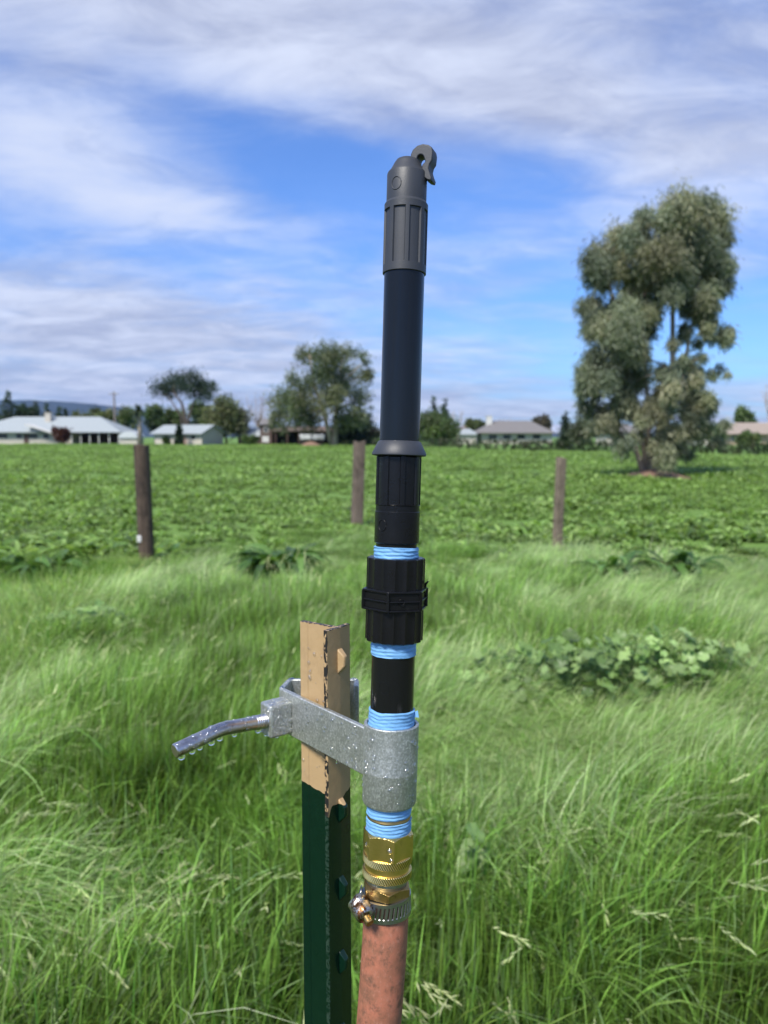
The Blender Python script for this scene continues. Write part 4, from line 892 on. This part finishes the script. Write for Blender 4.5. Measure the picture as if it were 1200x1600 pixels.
def tape(zb, zt, r, name='thread_tape', amp=.00035, pitch=.0022, seed=1, parent=rz, wav=.0009):
    K = 26
    def f(t, z, i):
        k = i / (K - 1); a = amp * .62 * (.35 + .9 * float(vnoise(t * 1.3 + seed, z * 300, 1, seed + 3))) * math.sin(2 * math.pi * (z / pitch) - t + 1.2 * float(vnoise(math.cos(t) * 3, math.sin(t) * 3 + z * 200, 1, seed))); e = .0 if 0 < i < K - 1 else -.0007
        w_ = wav * (float(vnoise(math.cos(t) * 2.2 + seed, math.sin(t) * 2.2, 1, seed)) - .5)
        return (r + a + e + .0006 * (float(vnoise(math.cos(t) * 4 + z * 150, math.sin(t) * 4 + z * 700, 1, seed)) - .5), w_ * (1 if k > .5 else .5))
    return rings(name, [zb + (zt - zb) * i / (K - 1) for i in range(K)], f, 120, M['tape'], parent, auto=60)
RT1 = RR(70, 865); tape(TT(878, RT1), TT(857, RT1), RT1, seed=2)
# union coupling
RU = RR(91.5, 900); RU2 = RR(90.5, 985)
def urad(R_, k, ph):
    def f(t, z, i):
        q = abs(((t * k / (2 * math.pi) + ph) % 1) - .5) * 2
        return R_ - .0011 * (1 - q ** 2.5)
    return f
un = None
uz = [TT(928, RU), TT(877, RU), TT(875.5, RU)]
f1 = urad(RU, 16, .1)
un = rings('union_nut', uz, lambda t, z, i: f1(t, z, i) - (.0006 if i == 2 else 0), 192, M['pvc_matte'], rz, auto=25)
f2 = urad(RU2, 16, .1)
uz2 = [TT(1010, RU2), TT(1008, RU2), TT(956, RU2)]
rings('union_body', uz2, lambda t, z, i: f2(t, z, i) - (.0014 if i == 0 else 0), 192, M['pvc_matte'], rz, auto=25)
AP = RR(107, 941) * math.cos(R(30)); ph = R(-12.5)
def hexp(name, za, zb, apo, mat, parent, bev=.0004):
    mb = MB(); ro = apo / math.cos(R(30)); mb.prism([(math.sin(ph + R(60) * k) * ro, -math.cos(ph + R(60) * k) * ro) for k in range(6)], za, zb); mb.v = [Vector(v) for v in mb.v]
    return mb.build(name, mat, parent, bevel=bev)
hx = hexp('hex_collar', TT(955, AP), TT(927, AP), AP - .0011, M['pvc_matte'], rz)
for a_, b_ in ((958, 954.5), (943, 940.2), (929, 925)): hexp('flange', TT(a_, AP), TT(b_, AP), AP, M['pvc_matte'], hx)
mb = MB()
for k in range(6):
    a = ph + R(60) * k; ro = AP / math.cos(R(30)) - .0006; mb.box((math.sin(a) * ro, -math.cos(a) * ro, (TT(957, AP) + TT(926, AP)) / 2), (.0016, .0016, TT(926, AP) - TT(957, AP) - .0006), Matrix.Rotation(a, 3, 'Z'))
mb.build('corner_ribs', M['pvc_matte'], hx)
ringmark(hx, R(12), TT(941, AP), .0017, AP - .0001, M['pvc_matte'], .00025)
mb = MB(); q_ = (.0207 * RU / .0184); mb.tube([(RU - .0005, .002, TT(926, 0)), (RU + .0006, .002, TT(912, 0)), (RU + .0022, .0005, TT(907, 0))], [.0012, .0009, .0005], 6); mb.build('plastic_burr', M['pvc_matte'], un, True)
# lower nipple and tape
RN = RR(67.5, 1070); RT2 = RR(70.5, 1020)
tape(TT(1031, RT2), TT(1004, RT2), RT2, seed=5, amp=.00028)
lathe('nipple', [(TT(1190, RN), RN), (TT(1015, RN), RN)], 72, M['pvc_black'], rz)
ringmark(rz, R(-24), TT(1076, RN), .0032, RN, M['pvc_black'], .00012)
RT3 = RR(72, 1130); tape(TT(1150, RT3), TT(1117, RT3), RT3, seed=8, amp=.0004)
mb = MB(); zf = TT(1128, RT3); mb.add([(RT3 * .93, -.004, zf), (RT3 + .0024, -.005, zf + .0002), (RT3 + .0016, -.0045, zf + .0045), (RT3 * .93, -.0035, zf + .003)], [(0, 1, 2, 3)]); fl = mb.build('tape_flap', M['tape'], rz); sm = fl.modifiers.new('thick', 'SOLIDIFY'); sm.thickness = .0003

# --- galvanised clamp bracket
RC = RR(86, 1170); RCb = RR(84, 1250)
zc = T(1272, RCb); ztc = T(1143, RC)
br = empty('pipe_bracket', A0 + AX * zc, 'wet galvanised steel clamp bracket gripping the tan post and holding the black pipe', 'bracket')
br.rotation_euler = RM.to_euler(); BI = (Matrix.Translation(A0 + AX * zc) @ RM).inverted()
rimz = ztc - zc
ri = RT3 + .0007
pr = [(rimz - .012, ri), (rimz - .0004, ri), (rimz, ri + .0003), (rimz, RC - .0004), (rimz - .0004, RC), (rimz * .44, RC + (RCb - RC) * .56), (rimz * .43, RC + (RCb - RC) * .57 + .00009), (rimz * .42, RC + (RCb - RC) * .58), (.0022, RCb), (.0008, RCb - .0006), (0, RCb - .0018), (0, .010)]
rings('pipe_socket', [p[0] for p in pr][::-1], lambda t, z, i: pr[::-1][i][1], 128, M['galv'], br, caps=(False, False), auto=40)
# strap in world space
ztop = P(566, 1136, .470).z; zbot = ztop - .0315
Rt = Pz(566, 1136, ztop); Lf = Pz(441, 1076, ztop); Bl = Pz(452, 1061, ztop); Br = Pz(553, 1061, ztop)
Ay = A0 + AX * T(1180)
dirA = (Vector((Rt.x, Rt.y)) - Vector((Lf.x, Lf.y))).normalized(); nA_ = Vector((dirA.y, -dirA.x))     # outward: towards camera-left
if nA_.x > 0: nA_ = -nA_
def off(path, d):
    o = []
    for i, p in enumerate(path):
        a = path[max(i - 1, 0)]; b = path[min(i + 1, len(path) - 1)]; t = (b - a).normalized(); o.append(p + Vector((-t.y, t.x)) * d)
    return o
def arc_corner(a, c, b, r, k=6):
    u = (a - c).normalized(); v = (b - c).normalized(); ang = math.acos(max(-1, min(1, u.dot(v)))); d = min(r / math.tan(ang / 2), (a - c).length * .48, (b - c).length * .48)
    p0, p1 = c + u * d, c + v * d; return [((1 - t) ** 2) * p0 + 2 * t * (1 - t) * c + t * t * p1 for t in [i / k for i in range(k + 1)]]
def ribbon(path, th, za, zb, ref):
    a = off(path, th / 2); b = off(path, -th / 2); mb = MB(); poly = [(p.x, p.y) for p in a] + [(p.x, p.y) for p in reversed(b)]; mb.prism(poly, za, zb)
    mb.v = [ref @ Vector(v) for v in mb.v]; return mb
v2 = lambda p: Vector((p.x, p.y))
start = v2(Rt) + dirA * .010 + nA_ * -.002; mid1 = v2(Lf) - nA_ * .0018; 
cornerL = v2(Lf) + Vector((-.001, .002)); bl2 = v2(Bl) + Vector((0, .0005)); br2 = v2(Br) + Vector((.002, .0005)); hook = br2 + Vector((.0005, -.016))
path = [start] + arc_corner(start, cornerL, bl2, .004) + arc_corner(cornerL, bl2, br2, .004)[1:] + arc_corner(bl2, br2, hook, .004)[1:] + [hook]
ribbon(path, .0036, zbot, ztop, BI).build('strap', M['galv'], br, bevel=.0007)
# screw block
cb = Pz(477, 1092, ztop - .006); c2 = v2(cb); dA3 = Vector((dirA.x, dirA.y, 0)); nA3 = Vector((nA_.x, nA_.y, 0))
tt = (c2 - v2(Lf)).dot(dirA); c2 = v2(Lf) + dirA * tt
bw, bd, bh = .0150, .0180, .0235; ctr = Vector((c2.x, c2.y, 0)) - dA3 * (bw / 2) + nA3 * (bd / 2 + .0005); ctr.z = ztop - .0055 - bh / 2
Mx = Matrix((dA3, nA3, Vector((0, 0, 1)))).transposed()
mb = MB(); mb.box(ctr, (bw, bd, bh), Mx); mb.v = [BI @ v for v in mb.v]; blk = mb.build('screw_block', M['galv'], br, bevel=.0016, seg=3)
mb = MB(); mb.box(ctr + Vector((0, 0, bh / 2 - .0002)) - nA3 * .003, (bw * .55, bd * .5, .0022), Mx); mb.v = [BI @ v for v in mb.v]; mb.build('block_web', M['galv'], blk, bevel=.0006)
# rod handle
RRod = .0047
ps = ctr + nA3 * (bd / 2 - .002); ps.z = P(437, 1126, ps.y).z
P1 = P(346, 1139, ps.y - .028); P2 = P(274, 1173, ps.y - .052)
pts = [ps + (P1 - ps) * t for t in (0, .2, .4, .6, .8, .9)]
a_, b_ = pts[-1], P1 + (P2 - P1) * .12
pts += [a_.lerp(P1, .5).lerp(P1.lerp(b_, .5), .5) , b_] + [P1 + (P2 - P1) * t for t in (.4, .7, 1)]
end = (pts[-1] - pts[-2]).normalized()
pts += [pts[-1] + end * .0006]
rad = [RRod * .92] + [RRod] * (len(pts) - 2) + [RRod * .86]
mb = MB(); mb.tube(pts, rad, 32); mb.v = [BI @ v for v in mb.v]; rod = mb.build('clamp_handle', M['rod'], br, True, auto=40)
mb = MB(); dr = (P1 - ps).normalized()
k = 0; tp = []; tr = []
for i in range(28): tp.append(ps + dr * (.001 + i * .00042)); tr.append(RRod + (.00045 if i % 4 in (0, 1) else -.0001))
mb.tube(tp, tr, 32); mb.v = [BI @ v for v in mb.v]; mb.build('screw_thread', M['rod'], rod, True, auto=30)

# --- brass quick coupler
zq = T(1410, .012); bc = axis_empty('hose_coupler', 'brass hose coupler with knurled rings and blue tape below the galvanised socket', 'coupler', zq)
TQ = lambda py, r=0.: T(py, r) - zq
RT4 = RR(69.5, 1290)
tape(TQ(1286, RT4), TQ(1262, RT4), RT4, parent=bc, seed=11, amp=.0004, pitch=.0021)
lathe('threaded_nipple', [(TQ(1320, RT4), RT4 - .0004), (TQ(1292, RT4), RT4 - .0004), (TQ(1289, RT4), RT4 - .0001), (TQ(1286, RT4), RT4 - .0006), (TQ(1270, RT4), RT4 - .0006)], 72, M['brass_dark'], bc)
tape(TQ(1312, RT4), TQ(1291, RT4), RT4 + .0001, parent=bc, seed=13, amp=.0004, pitch=.0021)
AH = RR(81, 1325) * math.cos(R(30)); zht = TQ(1310, AH); zhb = TQ(1352, AH); K = 26
def hexring(za, zb, apo, ph_, top_in, bot_in, K=26):
    H_ = zb - za
    def f(t, z, i):
        r = hexr(apo, t, ph_); rm = apo / math.cos(R(30)); dt = (zb - z); db = (z - za)
        return min(r, rm - top_in + dt * 1.9, rm - bot_in + db * 1.9)
    return [za + H_ * i / (K - 1) for i in range(K)], f
zs1, f1 = hexring(zhb, zht, AH, R(13.4), .0034, .0026, 60)
rings('hex_body', zs1, f1, 240, M['brass'], bc, auto=28)
RK = RR(76, 1356)
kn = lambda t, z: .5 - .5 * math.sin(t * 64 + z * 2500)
def knurl(za, zb, r):
    K = 16
    def f(t, z, i):
        if i in (0, K - 1): return r - .0006
        if i in (1, K - 2): return r
        a = math.sin(t * 64 + z * 2500); b = math.sin(t * 46 - z * 3600); return r +   .00030 * a
    return [za] + [za + .0003 + (zb - za - .0006) * i / (K - 3) for i in range(K - 2)] + [zb], f
slv = lathe('sleeve', [(TQ(1384, RK), RK - .0012), (TQ(1350, RK), RK - .0012)], 96, M['brass'], bc)
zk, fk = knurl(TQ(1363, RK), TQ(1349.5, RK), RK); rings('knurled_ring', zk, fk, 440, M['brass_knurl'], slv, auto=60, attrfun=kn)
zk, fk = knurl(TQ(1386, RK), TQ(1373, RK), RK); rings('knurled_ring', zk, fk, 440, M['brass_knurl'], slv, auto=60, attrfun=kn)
RL = RR(64, 1390); lathe('steel_ring', [(TQ(1400, RL), RL - .0003), (TQ(1391, RL), RL - .0002), (TQ(1389, RL), RL + .0004), (TQ(1380, RL), RL + .0003)], 80, M['steel'], bc)
AN = RR(73, 1402) * .93; zs2, f2_ = hexring(TQ(1411, AN), TQ(1395, AN), AN, R(5), .0030, .0012, 30)
rings('barb_nut', zs2, f2_, 240, M['brass_dark'], bc, auto=28)

# --- hose
hz0 = A0 + AX * T(1412.5, .012); RH = RR(70.5, 1450)
hpx = [(603.5, 1452), (601.5, 1480), (599.5, 1510), (597, 1545), (594, 1585), (591, 1625)]
zprev = hz0
pts = []
for px, py in hpx: pts.append(P(px, py - 14, A0.y - .004 - (py - 1450) * .00001))
pts = [hz0, hz0 - AX * .004, hz0 - AX * .010, hz0 - AX * .016] + pts[1:]
l = pts[-1]
pts += [l + Vector((-.004, .004, -.06)), l + Vector((-.006, .02, -.2)), l + Vector((0, .06, -.45)), l + Vector((.04, .14, -.72)), l + Vector((.11, .26, -.90)), Vector((l.x + .25, l.y + .5, .02)), Vector((l.x + .6, l.y + .9, .015)), Vector((l.x + 1.3, l.y + 1.1, .015))]
ho = empty('garden_hose', hz0, 'thick salmon-brown rubber hose hanging down from the brass coupler', 'hose')
crv = bpy.data.curves.new('hose_tube', 'CURVE'); crv.dimensions = '3D'; spn = crv.splines.new('NURBS'); spn.points.add(len(pts) - 1)
for i, p in enumerate(pts): spn.points[i].co = (*(p - hz0), 1)
spn.use_endpoint_u = True; spn.order_u = 4; spn.resolution_u = 10; crv.bevel_depth = RH; crv.bevel_resolution = 12; crv.use_fill_caps = True
tmp = bpy.data.objects.new('tmp', crv); col.objects.link(tmp)
dg = bpy.context.evaluated_depsgraph_get(); me = bpy.data.meshes.new_from_object(tmp.evaluated_get(dg)); bpy.data.objects.remove(tmp)
me.materials.clear(); me.materials.append(M['hose']); me.shade_smooth(); me.name = 'tube'; o = bpy.data.objects.new('tube', me); col.objects.link(o); o.parent = ho

# --- hose clamp
zc0 = T(1432, .0145); hc = axis_empty('hose_clamp', 'slotted steel hose clamp with a rusty screw housing around the hose top', 'clamp', zc0)
hc.rotation_euler = (RM @ Matrix.Rotation(R(-3), 4, 'Y')).to_euler()
TC = lambda py, r=0.: T(py, r) - zc0
RB = RH + .0015; zb_, zt2 = TC(1446, RB), TC(1415, RB); K = 20
def inslot(t, z):
    q = (t / R(10) - z * 60) % 1; u = (z - zb_) / (zt2 - zb_)
    return .30 < q < .66 and .22 < u < .80
def brad(t, z, i):
    if i in (0, 21): return RB - .0005
    return RB - (.0006 if inslot(t, z) else 0)
def clampmat():
    m, n, out = newmat('slotted clamp band'); a = n.new('ShaderNodeAttribute', attribute_name='mk').outputs['Fac']; co = obj_co(n)
    c = n.mix(n.noise(co, 250, 5, .6), (.30, .315, .32), (.46, .47, .47)); c = n.mix(a, c, (.035, .018, .014))
    b = n.new('ShaderNodeBsdfPrincipled', {'Base Color': c, 'Roughness': .33, 'Metallic': n.m('SUBTRACT', 1.0, a)}); n.l.new(b.outputs[0], out.inputs[0]); return m
zsb = [zb_] + [zb_ + .0002 + (zt2 - zb_ - .0004) * i / 19 for i in range(20)] + [zt2]
rings('band', zsb, brad, 700, clampmat(), hc, auto=30, attrfun=lambda t, z: 1.0 if inslot(t, z) else 0.0)
HI = (Matrix.Translation(hc.location) @ hc.rotation_euler.to_matrix().to_4x4()).inverted()
Yc = A0.y
h0 = P(556, 1404, Yc - .010); h1 = P(573, 1434, Yc - .021); dh = (h1 - h0).normalized()
mb = MB(); prof = [(0, .0032), (.0008, .0045), (.002, .0050), (.006, .0052), (.0066, .0049), (.0072, .0052), (.0125, .0050), (.0145, .0044), (.0155, .0030)]
Lh = (h1 - h0).length; mb.tube([h0 + dh * (a * Lh / .0155) for a, _ in prof], [b * 1.2 for _, b in prof], 28)
for i, v in enumerate(mb.v): mb.v[i] = v + Vector([(float(vnoise(v.x * 700 + q, v.z * 700, 1, 60 + q)) - .5) * .0011 for q in range(3)])
mb.v = [HI @ v for v in mb.v]; hs = mb.build('screw_housing', M['rust_steel'], hc, True, auto=50)
sc0 = h1 + dh * -.001; mb = MB(); mb.tube([sc0, sc0 + dh * .0045], [.0028, .0028], 16); mb.tube([sc0 + dh * .0045, sc0 + dh * .0052, sc0 + dh * .0052, sc0 + dh * .0038], [.0030, .0028, .0017, .0015], 6)
mb.v = [HI @ v for v in mb.v]; mb.build('screw', M['brass_dark'], hc, True, auto=30)
mb = MB(); tb0 = P(569, 1400, Yc - .004)
arc = [(-.0158, -.001, TC(1385)), (-.0172, -.001, TC(1394)), (-.0176, -.002, TC(1406)), (-.0168, -.002, TC(1418)), (-.0158, -.0015, TC(1430))]
ar = [Vector(a) for a in arc]
for i in range(len(ar)): pass
Vb = []
for a in ar: Vb += [a + Vector((0, -.0034, 0)), a + Vector((0, .0034, 0))]
mb.add(Vb, [(2 * i, 2 * i + 1, 2 * i + 3, 2 * i + 2) for i in range(len(ar) - 1)]); bt = mb.build('band_tail', M['steel'], hc, True); sm = bt.modifiers.new('t', 'SOLIDIFY'); sm.thickness = .0006

# ------------------------------------------------------------------ steel T-post
fdir = Vector((.57, .82)).normalized(); ndir = Vector((.82, -.57)).normalized()
ne = P(511, 986, .503); org = Vector((ne.x, ne.y)) + fdir * .0125; ZP = ne.z
tp_ = empty('steel_fence_post', (org.x, org.y, 0), 'studded steel T-post painted tan above and dark green below, chipped at its edges', 'fence post')
cs = [(-12.5, 0, 1), (-11.3, .15, 0), (-6, .5, 0), (0, 1.0, .25), (.6, 1.0, 0), (6, .5, 0), (11.3, .15, 0), (12.5, 0, 1), (12.5, -3, 1), (11.5, -3.05, 0), (2, -3.2, 0), (1.7, -25.5, 0), (2.3, -26.5, 0), (2.3, -32.4, 0), (2.0, -33, .8), (-2.0, -33, .8), (-2.3, -32.4, 0), (-2.3, -26.5, 0), (-1.7, -25.5, 0), (-2, -3.2, 0), (-11.5, -3.05, 0), (-12.5, -3, 1)]
V = []; Fc = []; E = []; N_ = len(cs); lev = sorted(set([-.12, .3, .7] + [ZP - .26 + .26 * i / 40 for i in range(40)] + [ZP - .0012, ZP]))
for z in lev:
    for a, b, e in cs:
        p = fdir * (a / 1000) + ndir * (b / 1000); wob = .0002 * (float(vnoise(a * .3, z * 60, 1, 5)) - .5)
        V.append((p.x + wob, p.y + wob, z)); E.append(1.0 if z >= ZP - .0001 else e)
for j in range(len(lev) - 1):
    for k in range(N_): k2 = (k + 1) % N_; Fc.append((j * N_ + k2, j * N_ + k, (j + 1) * N_ + k, (j + 1) * N_ + k2))
Fc.append(tuple((len(lev) - 1) * N_ + k for k in reversed(range(N_))))
def postmat():
    m, n, out = newmat('tan over green post paint'); co = obj_co(n); s = n.new('ShaderNodeSeparateXYZ', {0: co})
    zb = P(511, 1262, .503).z
    along = n.m('ADD', n.m('MULTIPLY', s.outputs[0], fdir.x), n.m('MULTIPLY', s.outputs[1], fdir.y))
    out_ = n.m('ADD', n.m('MULTIPLY', s.outputs[0], ndir.x), n.m('MULTIPLY', s.outputs[1], ndir.y))
    drip = n.m('MULTIPLY', n.m('EXPONENT', n.m('MULTIPLY', n.m('POWER', n.m('DIVIDE', n.m('ADD', along, .0125), .0022), 2.0), -1.0)), -.0075)
    stemup = n.m('MULTIPLY', out_, -.20); farup = n.m('MULTIPLY', n.m('MAXIMUM', n.m('SUBTRACT', along, .001), 0), .55)
    lim = n.m('ADD', n.m('ADD', zb, n.m('MULTIPLY', n.m('SUBTRACT', n.noise(co, 90, 2), .5), .006)), n.m('ADD', drip, n.m('ADD', stemup, farup)))
    tanm = n.m('GREATER_THAN', s.outputs[2], lim)
    ed = n.new('ShaderNodeAttribute', attribute_name='mk').outputs['Fac']
    chip = n.m('GREATER_THAN', n.m('ADD', n.m('MULTIPLY', ed, .38), n.noise(n.mapping(co, scale=(1, 1, .45)), 420, 4, .6, .3)), .84)
    tanc = n.mix(n.noise(co, 130, 6, .65), (.37, .25, .122), (.44, .305, .16)); tanc = n.mix(n.m('MULTIPLY', n.step(n.noise(n.mapping(co, scale=(1, 1, .6)), 60, 6, .7), .50, .75), .45), tanc, (.25, .165, .09))
    green = n.mix(n.noise(co, 160, 6, .6), (.0012, .012, .0065), (.003, .020, .011))
    green = n.mix(n.m('MULTIPLY', n.m('MULTIPLY', ed, n.step(n.noise(co, 400, 4, .6), .42, .6)), .5), green, (.05, .08, .06))
    c = n.mix(tanm, green, n.mix(chip, tanc, (.018, .017, .016)))
    b = n.new('ShaderNodeBsdfPrincipled', {'Base Color': c, 'Roughness': n.m('ADD', .24, n.m('MULTIPLY', tanm, .22)), 'Specular IOR Level': .4})
    hgt = n.m('ADD', n.noise(co, 160, 5, .6), n.m('ADD', n.m('MULTIPLY', tanm, .5), n.m('MULTIPLY', chip, -.6)))
    bp = n.new('ShaderNodeBump', {'Strength': .4, 'Distance': .0007, 'Height': hgt}); n.l.new(bp.outputs[0], b.inputs['Normal'])
    n.l.new(b.outputs[0], out.inputs[0]); return m
PM = postmat()
mesh('post_body', V, Fc, PM, tp_, True, {'mk': E}, auto=25)
for py in (1030, 1143, 1262, 1383, 1498, 1612, 1727):
    z = P(535, py, .515).z; mb = MB(); w_ = .0028; p0, p1 = .0006, .0062
    def q(a, b, z_): p = fdir * a + ndir * b; return Vector((p.x, p.y, z_))
    mb.add([q(-w_, p0, z - .0095), q(w_, p0, z - .0095), q(w_, p0, z + .0085), q(-w_, p0, z + .0085), q(-w_ * .7, p1, z - .0035), q(w_ * .7, p1, z - .0035), q(w_ * .7, p1, z + .0035), q(-w_ * .7, p1, z + .0035)],
           [(3, 2, 1, 0), (4, 5, 6, 7), (0, 1, 5, 4), (1, 2, 6, 5), (2, 3, 7, 6), (3, 0, 4, 7)])
    ob = mb.build('stud', PM, tp_, bevel=.0009)

# ------------------------------------------------------------------ water
def dome(mb, c, nrm, r, flat=.55, n=10, k=4, sag=0):
    r *= 1.9; flat *= 1.25
    nrm = nrm.normalized(); a = nrm.cross(Vector((.3, .2, .9))).normalized(); b = nrm.cross(a); o = len(mb.v)
    for j in range(k):
        t = math.pi / 2 * j / k
        for i in range(n): g_ = 2 * math.pi * i / n; mb.v.append(c + (a * math.cos(g_) + b * math.sin(g_)) * r * math.cos(t) + nrm * r * flat * math.sin(t) - nrm * (.00012 if j == 0 else 0) + Vector((0, 0, -sag * r * math.sin(t))))
    mb.v.append(c + nrm * r * flat + Vector((0, 0, -sag * r)))
    for j in range(k - 1):
        for i in range(n): i2 = (i + 1) % n; mb.f.append((o + j * n + i, o + j * n + i2, o + (j + 1) * n + i2, o + (j + 1) * n + i))
    for i in range(n): mb.f.append((o + (k - 1) * n + i, o + (k - 1) * n + (i + 1) % n, o + k * n))
g = random.Random(11); wb = MB()
strapL = (v2(Rt) - v2(Lf)).length
for k in range(150):                                   # strap front
    t = min(g.random() ** 1.3, .93) * strapL; z = ztop - g.uniform(.001, .030); c = v2(Lf) + dirA * t + nA_ * .0000
    if abs(t - tt) < .016 and t < tt: continue
    dome(wb, Vector((c.x, c.y, z)), nA3, g.choice([.0003, .0004, .0005, .0006, .0009]), sag=.2)
for k in range(70):                                    # strap top edge
    i = g.randrange(len(path) - 1); c = path[i].lerp(path[i + 1], g.random()); dome(wb, Vector((c.x, c.y, ztop)), Vector((0, 0, 1)), g.uniform(.0003, .0008))
for k in range(90):                                    # block
    f = g.choice([0, 1, 2, 2]); u, v = g.uniform(-.44, .44), g.uniform(-.46, .46)
    if f == 0: c = ctr + nA3 * bd / 2 + dA3 * u * bw + Vector((0, 0, v * bh)); nn_ = nA3
    elif f == 1: c = ctr + Vector((0, 0, bh / 2)) + dA3 * u * bw + nA3 * v * bd; nn_ = Vector((0, 0, 1))
    else: c = ctr + dA3 * bw / 2 + nA3 * v * bd + Vector((0, 0, u * bh)); nn_ = dA3
    dome(wb, c, nn_, g.choice([.0003, .0005, .0006, .0009]), sag=.15)
for k in range(46):                                    # pipe socket
    a = R(g.uniform(-85, 75)); z = g.uniform(zc + .004, ztc - .002); nn_ = XL * math.sin(a) - YL * math.cos(a); rr_ = RC + (RCb - RC) * (ztc - z) / (ztc - zc)
    dome(wb, A0 + AX * z + nn_ * rr_, nn_, g.choice([.0003, .0004, .0006, .0008]), sag=.2)
for k in range(34):                                    # tan paint
    z = ZP - g.uniform(.01, .11); b_ = g.uniform(-.031, -.006); p = org + fdir * -.0020 + ndir * b_; dome(wb, Vector((p.x, p.y, z)), Vector((-fdir.x, -fdir.y, 0)), g.choice([.0003, .0004, .0007]), sag=.2)
segs = [(ps, P1), (P1, P2)]
for k in range(44):                                    # rod
    a_, b_ = segs[g.random() < .45]; p = a_.lerp(b_, g.uniform(.12, .95)); d = (b_ - a_).normalized(); s_ = d.cross(Vector((0, 0, 1))).normalized(); u_ = s_.cross(d)
    if s_.y > 0: s_ = -s_
    an = R(g.uniform(-30, 110)); nn_ = u_ * math.sin(an) + s_ * math.cos(an); dome(wb, p + nn_ * RRod, nn_, g.choice([.0004, .0005, .0008, .0010]), .45)
for px, py, r in ((551, 1332, .0009), (609, 1329, .0009), (642, 1313, .0008), (612, 1343, .0007)):
    t_ = math.asin(max(-.95, min(.95, (px - 606) / 40.5))); rr_ = hexr(AH, t_, R(13.4)); nn_ = XL * math.sin(t_) - YL * math.cos(t_); dome(wb, A0 + AX * T(py, AH) + nn_ * (rr_ - .0001), nn_, r, .6, sag=.6)
tag(wb.build('water_beads', M['bead'], None, True), 'tiny water beads clinging all over the galvanised bracket, rod and tan post', 'water drops', kind='stuff')
def drop(name_px, py, yw, r, lab):
    V = []; Fc = []; n_, k_ = 16, 10; c = P(name_px, py, yw)
    for j in range(k_ + 1):
        t = math.pi * j / k_; zz = math.cos(t); rr = math.sin(t) * (1 - .12 * zz)
        for i in range(n_): a = 2 * math.pi * i / n_; V.append((rr * math.cos(a) * r, rr * math.sin(a) * r, zz * r * 1.05))
    for j in range(k_):
        for i in range(n_): i2 = (i + 1) % n_; Fc.append((j * n_ + i, (j + 1) * n_ + i, (j + 1) * n_ + i2, j * n_ + i2))
    o = mesh('water_drop', V, Fc, M['water']); o.location = c; bm_fix(o); tag(o, lab, 'water drop', 'water drops hanging under the bracket')
def bm_fix(o):
    import bmesh
    b = bmesh.new(); b.from_mesh(o.data); bmesh.ops.remove_doubles(b, verts=b.verts, dist=1e-6); bmesh.ops.recalc_face_normals(b, faces=b.faces); b.to_mesh(o.data); b.free(); o.data.shade_smooth()
bm_fix(bpy.data.objects['water_beads'])
def rodpt(px):
    best = min(((proj(a.lerp(b, t / 200.))[0] - px) ** 2, a.lerp(b, t / 200.)) for a, b in segs for t in range(201)) if False else None
    bd_ = None
    for a, b in segs:
        for t in range(201):
            q = a.lerp(b, t / 200); d_ = abs(proj(q)[0] - px)
            if bd_ is None or d_ < bd_[0]: bd_ = (d_, q)
    return bd_[1]
ords = ['at the very tip of the steel rod, leftmost of the row', 'second from the tip of the steel rod', 'third from the tip, under the bend of the rod', 'fourth from the tip, largest under the bend', 'fifth from the tip, just right of the bend', 'sixth from the tip, alone under the middle of the rod', 'nearest the screw thread of the rod']
for px, r, od in zip((283, 300, 312, 330, 343, 366, 403), (.0024, .0021, .0019, .0024, .0022, .0018, .0022), ords):
    q_ = rodpt(px); b0 = q_ - Vector((0, 0, RRod + r * .35)); pp = proj(b0); drop(pp[0], pp[1], b0.y, r, 'water drop hanging ' + od)
for dx, dn, r, od in ((-.005, .006, .0016, 'left'), (.003, .002, .0017, 'middle'),):
    b0 = ctr + dA3 * dx + nA3 * dn - Vector((0, 0, bh / 2 + r * .3)); pp = proj(b0); drop(pp[0], pp[1], b0.y, r, 'small water drop hanging under the %s of the square screw block' % od)
for t, od in ((.45, 'left'), (.72, 'right')):
    c = v2(Lf) + dirA * strapL * t; pp = proj(Vector((c.x, c.y, zbot - .0005))); drop(pp[0], pp[1], c.y, .0013, 'small water drop on the lower edge of the flat strap, %s one' % od)
